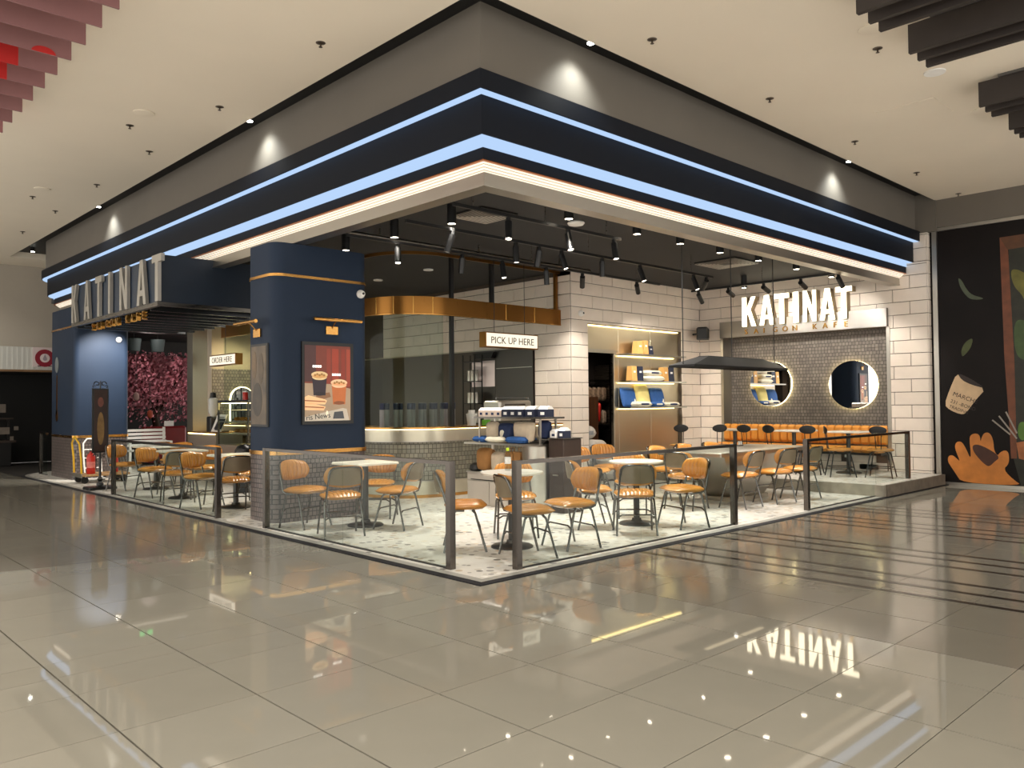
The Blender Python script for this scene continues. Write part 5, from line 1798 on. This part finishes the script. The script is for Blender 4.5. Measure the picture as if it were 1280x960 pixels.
for x, z, lb in ((3.05, 1.62, 'pale paper lantern hanging in the blossom tree'), (3.4, 1.15, 'orange paper lantern low in the blossom tree')):
    t = thing('paper_lantern', lb, 'lantern', (x, 17.0, z), 0, 'paper lanterns')
    MB().lathe([(.02, .04), (.06, .07), (.075, .15), (.06, .23), (.02, .26)], 16).build('shade', mat('lantern_pale', (160, 130, 124), .7, noise=(5, .05)) if z > 1.5 else mat('lantern_orange', (160, 66, 40), .7, noise=(5, .05)), t, True)
    MB().tube([(0, 0, .26), (0, 0, 1.4)], .004, 5).build('cord', M_BLKMET, t)
tag(MB().box(3.75, 4.0, 16.95, 16.97, .98, 1.12).build('notice_card', M_WHITE), 'small white notice card below the blossom', 'card')
rs = thing('sofa', 'red upholstered seats in the dark blossom shop', 'seat', (4.0, 17.4, .012))
MB().cbox(-.6, .6, -.3, .3, 0, .45, .05).build('seat_block', mat('red_vinyl', (120, 20, 24), .4, noise=(4, .1)), rs)
MB().cbox(-.6, .6, .18, .32, .45, .95, .05).build('seat_back', MATS['red_vinyl'], rs)
for x, lb in ((2.95, 'dark teal lamp shade above the blossom, left one'), (3.55, 'dark teal lamp shade above the blossom, right one')):
    t = thing('shade_lamp', lb, 'lamp', (x, 16.9, 2.95), 0, 'teal lamp shades')
    MB().lathe([(.15, 0), (.19, .32), (.18, .32), (.14, .01)], 20).build('shade', mat('teal_shade', (44, 56, 56), .7, noise=(4, .1)), t, True)
    MB().tube([(0, 0, .2), (0, 0, .44)], .008, 6).build('rod', M_BLKMET, t)
spot('spot_blossom', (3.2, 16.2, 3.7), (3.7, 17.8, 2.0), 45, 80, .8, .08, (1, .85, .8))

# exit sign
ex = thing('exit_sign', 'small green lit exit sign under the canopy', 'sign', (1.55, 12.4, 3.1))
MB().box(0, .3, 0, .04, 0, .14).build('case', M_BLKMET, ex)
MB().tube([(.15, .02, .14), (.15, .02, .85)], .006, 6).build('hanger', M_BLKMET, ex)
MB().prism([(.02, .02), (.12, .02), (.12, .12), (.02, .12)], -.004, 0, 'xz').build('pictogram', emis('exit_green', (60, 230, 120), .8), ex)
MB().prism([(.17, .02), (.28, .02), (.28, .12), (.17, .12)], -.004, 0, 'xz').build('pictogram', emis('exit_green', (60, 230, 120), .8), ex)

# ------------------------------------------------------------------ far shop sign, goods and light
fs = thing('shop_sign', 'round dark red sign with a white drop on the far fluted fascia', 'sign', (1.13, 17.86, 2.75))
MB().box(-.27, .27, 0, .03, -.22, .27).build('board', mat('sign_board', (206, 190, 190), .5, noise=(3, .05)), fs)
MB().lathe([(.01, -.012), (.22, -.012), (.22, 0), (.01, 0)], 32, axis='y').build('disc', mat('maroon', (130, 20, 40), .5, noise=(3, .05)), fs)
MB().lathe([(.01, -.018), (.11, -.018), (.11, -.012), (.01, -.012)], 28, axis='y').build('ring', mat('sign_board2', (210, 196, 196), .5, noise=(3, .05)), fs)
MB().prism([(-.05, -.02), (-.035, -.055), (0, -.07), (.035, -.055), (.05, -.02), (.0, .10)], -.024, -.018, 'xz').build('drop', mat('sign_grey', (150, 140, 150), .5, noise=(3, .05)), fs)
MB().box(-.16, .16, -.008, 0, -.21, -.19).build('rule', M_BLKMET, fs)
for k, (x, z, w_, h_) in enumerate(((-.05, 1.35, .26, .2), (.32, 1.38, .24, .22), (-.1, .85, .3, .15), (.35, .82, .3, .18), (.75, .92, .1, .1), (.66, .66, .08, .1))):
    t = thing('display_card', ('wide pale card high at the left in the unlit far shop', 'pale card high on the right in the unlit far shop', 'pale card low at the left in the unlit far shop', 'pale card low in the middle of the unlit far shop', 'small pale card at the right of the unlit far shop', 'smallest pale card lowest in the unlit far shop')[k], 'card', (x, 19.2, z), 0, 'cards in the far shop')
    MB().box(0, w_, 0, .02, 0, h_).build('card', mat('dim_card', (120, 110, 100), .7, noise=(5, .2)), t)
ct = thing('shop_table', 'dark display table in the unlit far shop', 'table', (-.6, 19.2, .0))
MB().box(-1.2, 1.4, 0, .7, .60, .66).build('table_top', mat('shop_brown', (52, 40, 32), .6, noise=(4, .2)), ct)
MB().box(-1.1, 1.3, .05, .65, .0, .6).build('table_body', M_SHOP, ct)
MB().box(-1.2, 1.4, .3, .7, 1.2, 1.24).build('upper_shelf', MATS['shop_brown'], ct)
for x in (-1.15, 1.3):
    MB().box(x, x + .05, .5, .55, .66, 1.2).build('shelf_post', M_BLKMET, ct)


# ------------------------------------------------------------------ mall ceiling fixtures
CZ = 5.05
sp_mesh = [MB().lathe([(.038, 0), (.038, -.005), (.02, -.01), (.009, -.016), (.009, -.036), (.019, -.041), (.019, -.044), (.007, -.046)], 14).mesh('deflector', mat('sprinkler_metal', (86, 76, 66), .4, .8, noise=(6, .05)), True),
           MB().lathe([(.048, 0), (.048, -.003), (.038, -.006)], 14).mesh('rosette', mat('rosette', (110, 100, 90), .5, .6, noise=(6, .05)), True)]


def sprinkler(label, x, y, group):
    t = thing('sprinkler', label, 'sprinkler', (x, y, CZ), 0, group)
    place('deflector', sp_mesh[0], t)
    place('rosette', sp_mesh[1], t)


for k, y in enumerate((1.92, 4.23, 6.51, 8.80, 11.15, 13.49)):
    sprinkler(f'sprinkler head, {ORD[k]} from the corner along the left fascia', -.34, y, 'sprinklers along the left fascia')
for k, x in enumerate((2.0, 4.285, 6.60, 8.84, 10.74)):
    sprinkler(f'sprinkler head, {ORD[k]} from the corner along the right fascia', x, -.33, 'sprinklers along the right fascia')
for y, nm in ((5.60, 'nearer'), (10.29, 'farther')):
    sprinkler(f'sprinkler head beside the {nm} round ceiling speaker on the left', -.9, y, 'outer sprinklers')
sprinkler('sprinkler head beside the bright downlight and the brown baffles', 3.85, -1.75, 'outer sprinklers by baffles')
for x, y, lb in ((-.93, 5.03, 'round ceiling speaker nearer the camera on the left'), (-.91, 9.65, 'round ceiling speaker farther on the left'), (3.37, -1.89, 'unlit round ceiling fitting below the second baffle'), (6.58, -1.90, 'unlit round ceiling fitting below the last baffles')):
    t = thing('ceiling_speaker', lb, 'speaker', (x, y, CZ), 0, 'round ceiling fittings')
    MB().lathe([(.10, 0), (.12, 0), (.12, -.008), (.10, -.012)], 24).build('rim', M_CEIL, t, True)
    MB().lathe([(.01, -.004), (.10, -.004), (.10, -.008), (.01, -.008)], 24).build('grille', mat('speaker_cover', (112, 104, 92), .8, noise=(9, .1)), t)


def downlight(label, x, y, group, watt=MALL_W, r=.085, tgt=None, angle=125):
    t = thing('mall_downlight', label, 'downlight', (x, y, CZ), 0, group)
    MB().lathe([(r, 0), (r + .025, 0), (r + .022, -.012), (r, -.012)], 28).build('rim', M_WHITE, t, True)
    MB().lathe([(.005, -.004), (r, -.004), (r, -.009), (.005, -.009)], 24).build('lens', E_DOWN, t)
    spot('spot', (x, y, CZ - .03), tgt or (x, y, 0), watt, angle, .8, r * .8, (1, .96, .88))


downlight('bright round ceiling downlight at the end of the brown baffles', 4.91, -1.93, 'mall downlights', 340)
for k, (x, y) in enumerate(((-2.0, -2.4), (-4.0, -2.6), (-2.6, .6), (-2.6, 5.6), (-2.6, 8.6), (-5.4, 1.5), (-5.6, -3.0), (-4.2, 3.2), (-4.8, -5.4))):  # unseen downlights, added to light the foreground floor
    downlight(f'added round ceiling downlight of the mall out of view, {ORD13[k]} of its kind', x, y, 'added mall downlights out of view')
downlight('far round downlight above the dark left shop', -.6, 16.6, 'far mall downlights', 60)

for x, y, tgt, lb in ((.20, 4.57, (.46, 4.57, 4.3), 'wall washer in the ceiling slot, nearer one on the left'), (.20, 10.53, (.46, 10.53, 4.3), 'wall washer in the ceiling slot, farther one on the left'),
                      (1.70, .20, (1.70, .46, 4.3), 'wall washer in the ceiling slot, nearer one on the right'), (7.62, .20, (7.62, .46, 4.3), 'wall washer in the ceiling slot, farther one on the right'),
                      (.42, 16.0, (.9, 15.6, 4.3), 'wall washer in the ceiling slot at the far rounded end')):
    t = thing('slot_spotlight', lb, 'spotlight', (x, y, 5.19), 0, 'slot wall washers')
    MB().lathe([(.01, 0), (.04, 0), (.04, -.09), (.034, -.09)], 16).build('housing', M_BLKMET, t, True)
    MB().lathe([(.004, -.10), (.036, -.10), (.036, -.092), (.004, -.092)], 14).build('lens', E_DOWN, t)
    spot('spot', (x, y, 5.075), tgt, SLOT_W, 110, 1.0, .07, (.95, 1, .96))

# brown baffles hanging at the upper right
bm = MB().box(-.025, .025, -4.6, 0, -.30, -.03).mesh('blade', M_BAFFLE)
gm = MB().box(-.05, .05, -4.6, -.20, -.03, 0).mesh('carrier', mat('baffle_carrier', (96, 94, 92), .5, .6, noise=(5, .05)))
rank = ('first', 'second', 'third', 'fourth', 'fifth', 'sixth', 'seventh', 'eighth', 'ninth', 'tenth', 'eleventh', 'twelfth')
for k, x in enumerate((2.36, 2.60, 2.82, 3.50, 3.72, 3.94, 5.53, 5.75, 5.97, 6.64, 6.86, 7.08)):
    t = thing('ceiling_baffle', f'dark brown hanging ceiling baffle, {rank[k]} from the left at the upper right', 'baffle', (x, -2.18, CZ), 0, 'brown ceiling baffles')
    place('blade', bm, t)
    place('carrier', gm, t)

# pink panels hanging at the upper left
for k, y in enumerate((.55, 1.0, 1.45, 1.90, 2.34, 2.79, 3.23, 3.69, 4.14, 4.60, 5.05, 5.50, 5.96)):
    t = thing('ceiling_panel', f'pink hanging ceiling panel with a stepped end, {("first nearest the camera", "second", "third", "fourth", "fifth", "sixth", "seventh", "eighth", "ninth", "tenth", "eleventh", "twelfth", "farthest")[k]} of the row', 'panel', (-2.21, y, CZ), 0, 'pink ceiling panels')
    if k in (7, 8):
        MB().box(-.335, 0, -.01, .01, -.30, -.02).build('pink_end', M_PINK, t)
        MB().box(-3.4, -.335, -.01, .01, -.30, -.02).build('red_field', M_REDP, t)
    else:
        MB().box(-3.4, 0, -.01, .01, -.30, -.02).build('pink_field', M_PINK, t)
    for x in (-.5, -2.6):
        MB().box(x - .008, x + .008, -.008, .008, -.02, 0).build('hanger', M_STEELD, t)
    if k == 6:
        MB().prism([(-.23 + .10 * math.cos(i * PI / 10), -.30 + .06 * math.sin(i * PI / 10)) for i in range(11)], -.013, -.01, 'xz').build('red_dot', M_REDP, t)

# ------------------------------------------------------------------ printed mural on the right wall
GLOVE = [(-0.194, 0.05), (-0.112, 0.186), (-0.028, 0.321), (0.024, 0.412), (0.011, 0.507), (-0.054, 0.528), (-0.128, 0.466), (-0.181, 0.41), (-0.11, 0.605), (-0.097, 0.698), (-0.134, 0.765), (-0.209, 0.767), (-0.271, 0.657), (-0.341, 0.475), (-0.353, 0.568), (-0.336, 0.752), (-0.338, 0.867), (-0.413, 0.919), (-0.495, 0.894), (-0.507, 0.757), (-0.525, 0.849), (-0.568, 0.929), (-0.65, 0.931), (-0.704, 0.808), (-0.709, 0.627), (-0.763, 0.538), (-0.805, 0.608), (-0.885, 0.644), (-0.934, 0.59), (-0.93, 0.411), (-0.839, 0.317), (-0.993, 0.147), (-1.127, 0.056)]
TROWEL = [(-0.377, 0.707), (-0.461, 0.728), (-0.604, 0.668), (-0.764, 0.561), (-0.782, 0.494), (-0.721, 0.446), (-0.638, 0.352), (-0.577, 0.372), (-0.456, 0.503), (-0.386, 0.615)]
TINES = [(-0.695, 1.147), (-0.96, 0.904), (-0.797, 1.216), (-1.056, 0.839), (-0.903, 1.288), (-1.058, 0.928)]
STILE = [(-0.869, 4.242), (-0.985, 4.236), (-1.046, 2.155), (-1.048, 0.906), (-1.049, 0.506), (-0.961, 0.502), (-0.952, 0.993), (-0.9, 2.162)]
TOPRAIL = [(-0.869, 4.242), (-2.6, 4.26), (-2.6, 4.09), (-0.981, 4.021)]
LEAFA = [(-1.026, 3.68), (-1.13, 3.667), (-1.221, 3.596), (-1.49, 3.435), (-1.483, 3.064), (-1.211, 3.137), (-1.183, 3.234), (-1.082, 3.364), (-1.033, 3.512)]
LEAFB = [(-1.07, 2.794), (-1.154, 2.835), (-1.315, 2.751), (-1.302, 2.143), (-1.139, 2.151), (-1.06, 2.297), (-1.045, 2.582)]
LEAF1 = [(-0.206, 3.647), (-0.273, 3.577), (-0.326, 3.447), (-0.413, 3.314), (-0.632, 3.23), (-0.522, 3.217), (-0.389, 3.242), (-0.302, 3.35), (-0.237, 3.481)]
LEAF2 = [(-0.245, 2.241), (-0.232, 2.365), (-0.307, 2.509), (-0.432, 2.575), (-0.395, 2.405), (-0.303, 2.287)]
CUP = [(-0.159, 1.972), (-0.231, 1.841), (-0.378, 1.756), (-0.608, 1.682), (-0.445, 1.49), (-0.283, 1.255), (-0.198, 1.241), (-0.027, 1.318), (0.058, 1.412), (-0.034, 1.682)]
CUPIN = [(-0.159, 1.972), (-0.38, 1.86), (-0.608, 1.682), (-0.378, 1.756), (-0.231, 1.841)]
POT = [(-1.045, 0.772), (-1.162, 0.798), (-1.232, 0.47), (-1.079, 0.507)]
LEAFC = [(-1.091, 1.106), (-1.169, 1.129), (-1.243, 0.998), (-1.162, 0.798), (-1.086, 0.84), (-1.069, 0.973)]


def fan(poly, x):
    """flat print: front face plus rim, concave outlines allowed"""
    mb = MB()
    mb.prism(poly, x, x + .002, 'yz')
    return mb


def smooth(poly, n_=2):
    """round off a printed outline by cutting its corners"""
    for _ in range(n_):
        out = []
        for i in range(len(poly)):
            p, q = poly[i], poly[(i + 1) % len(poly)]
            out += [(p[0] * .75 + q[0] * .25, p[1] * .75 + q[1] * .25), (p[0] * .25 + q[0] * .75, p[1] * .25 + q[1] * .75)]
        poly = out
    return poly


def mprint(name, poly, rgb, k, amt=.3, sc_=6):
    fan(smooth(poly) if name in ('printed_leaf', 'printed_glove', 'printed_trowel') else smooth(poly, 1) if 'cup' in name else poly, 11.0185 - k * .0012).build(name, mat('mural_' + name + '_%d' % k, rgb, .5, noise=(sc_, amt)), mural)


mprint('printed_bed', [(-1.0, .5), (-1.0, 4.1), (-3.5, 4.1), (-3.5, .05), (-1.1, .05)], (34, 34, 22), 0, .5)
mprint('printed_frame', STILE, (112, 62, 36), 1)
mprint('printed_frame', TOPRAIL, (88, 54, 30), 2)
mprint('printed_leaf', LEAFA, (104, 100, 40), 3)
mprint('printed_leaf', LEAFB, (60, 80, 40), 1)
mprint('printed_leaf', LEAFC, (84, 122, 44), 2)
mprint('printed_leaf', LEAF1, (72, 80, 60), 4)
mprint('printed_leaf', LEAF2, (70, 78, 40), 5)
for q in range(9):
    yq, zq = -1.35 - .22 * (q % 3) - .1 * (q // 3), 1.2 + .3 * q
    mprint('printed_leaf', [(yq, zq), (yq - .12, zq + .16), (yq - .3, zq + .2), (yq - .2, zq + .05)], (56 + 6 * q, 84 + 4 * q, 40), 6 + q % 2)
mprint('printed_pot', POT, (170, 104, 60), 3)
mprint('printed_cup', CUP, (206, 176, 140), 1, .12)
mprint('printed_cup_inside', CUPIN, (40, 28, 24), 3)
mprint('printed_glove', GLOVE, (206, 128, 56), 1, .25, 4)
mprint('printed_trowel', TROWEL, (74, 40, 28), 3)
M_TINE = mat('mural_tine', (150, 140, 130), .4, noise=(6, .1))
for a, b in ((0, 1), (2, 3), (4, 5)):
    p, q = Vector(TINES[a]), Vector(TINES[b])
    n_ = Vector((-(q - p).y, (q - p).x)).normalized() * .012
    fan([tuple(p - n_), tuple(q - n_), tuple(q + n_), tuple(p + n_)], 11.014).build('printed_tine', M_TINE, mural)
M_INK = mat('mural_ink', (44, 30, 26), .6, noise=(6, .05))
for txt, y, z, s in (('MARCHE', -.075, 1.575, .105), ('231 -BOND', -.035, 1.455, .085), ('TRADING', -.012, 1.365, .075)):
    text('printed_text', txt, s, .0006, M_INK, (11.0145, y, z), '-x', mural, tilt=-.38)
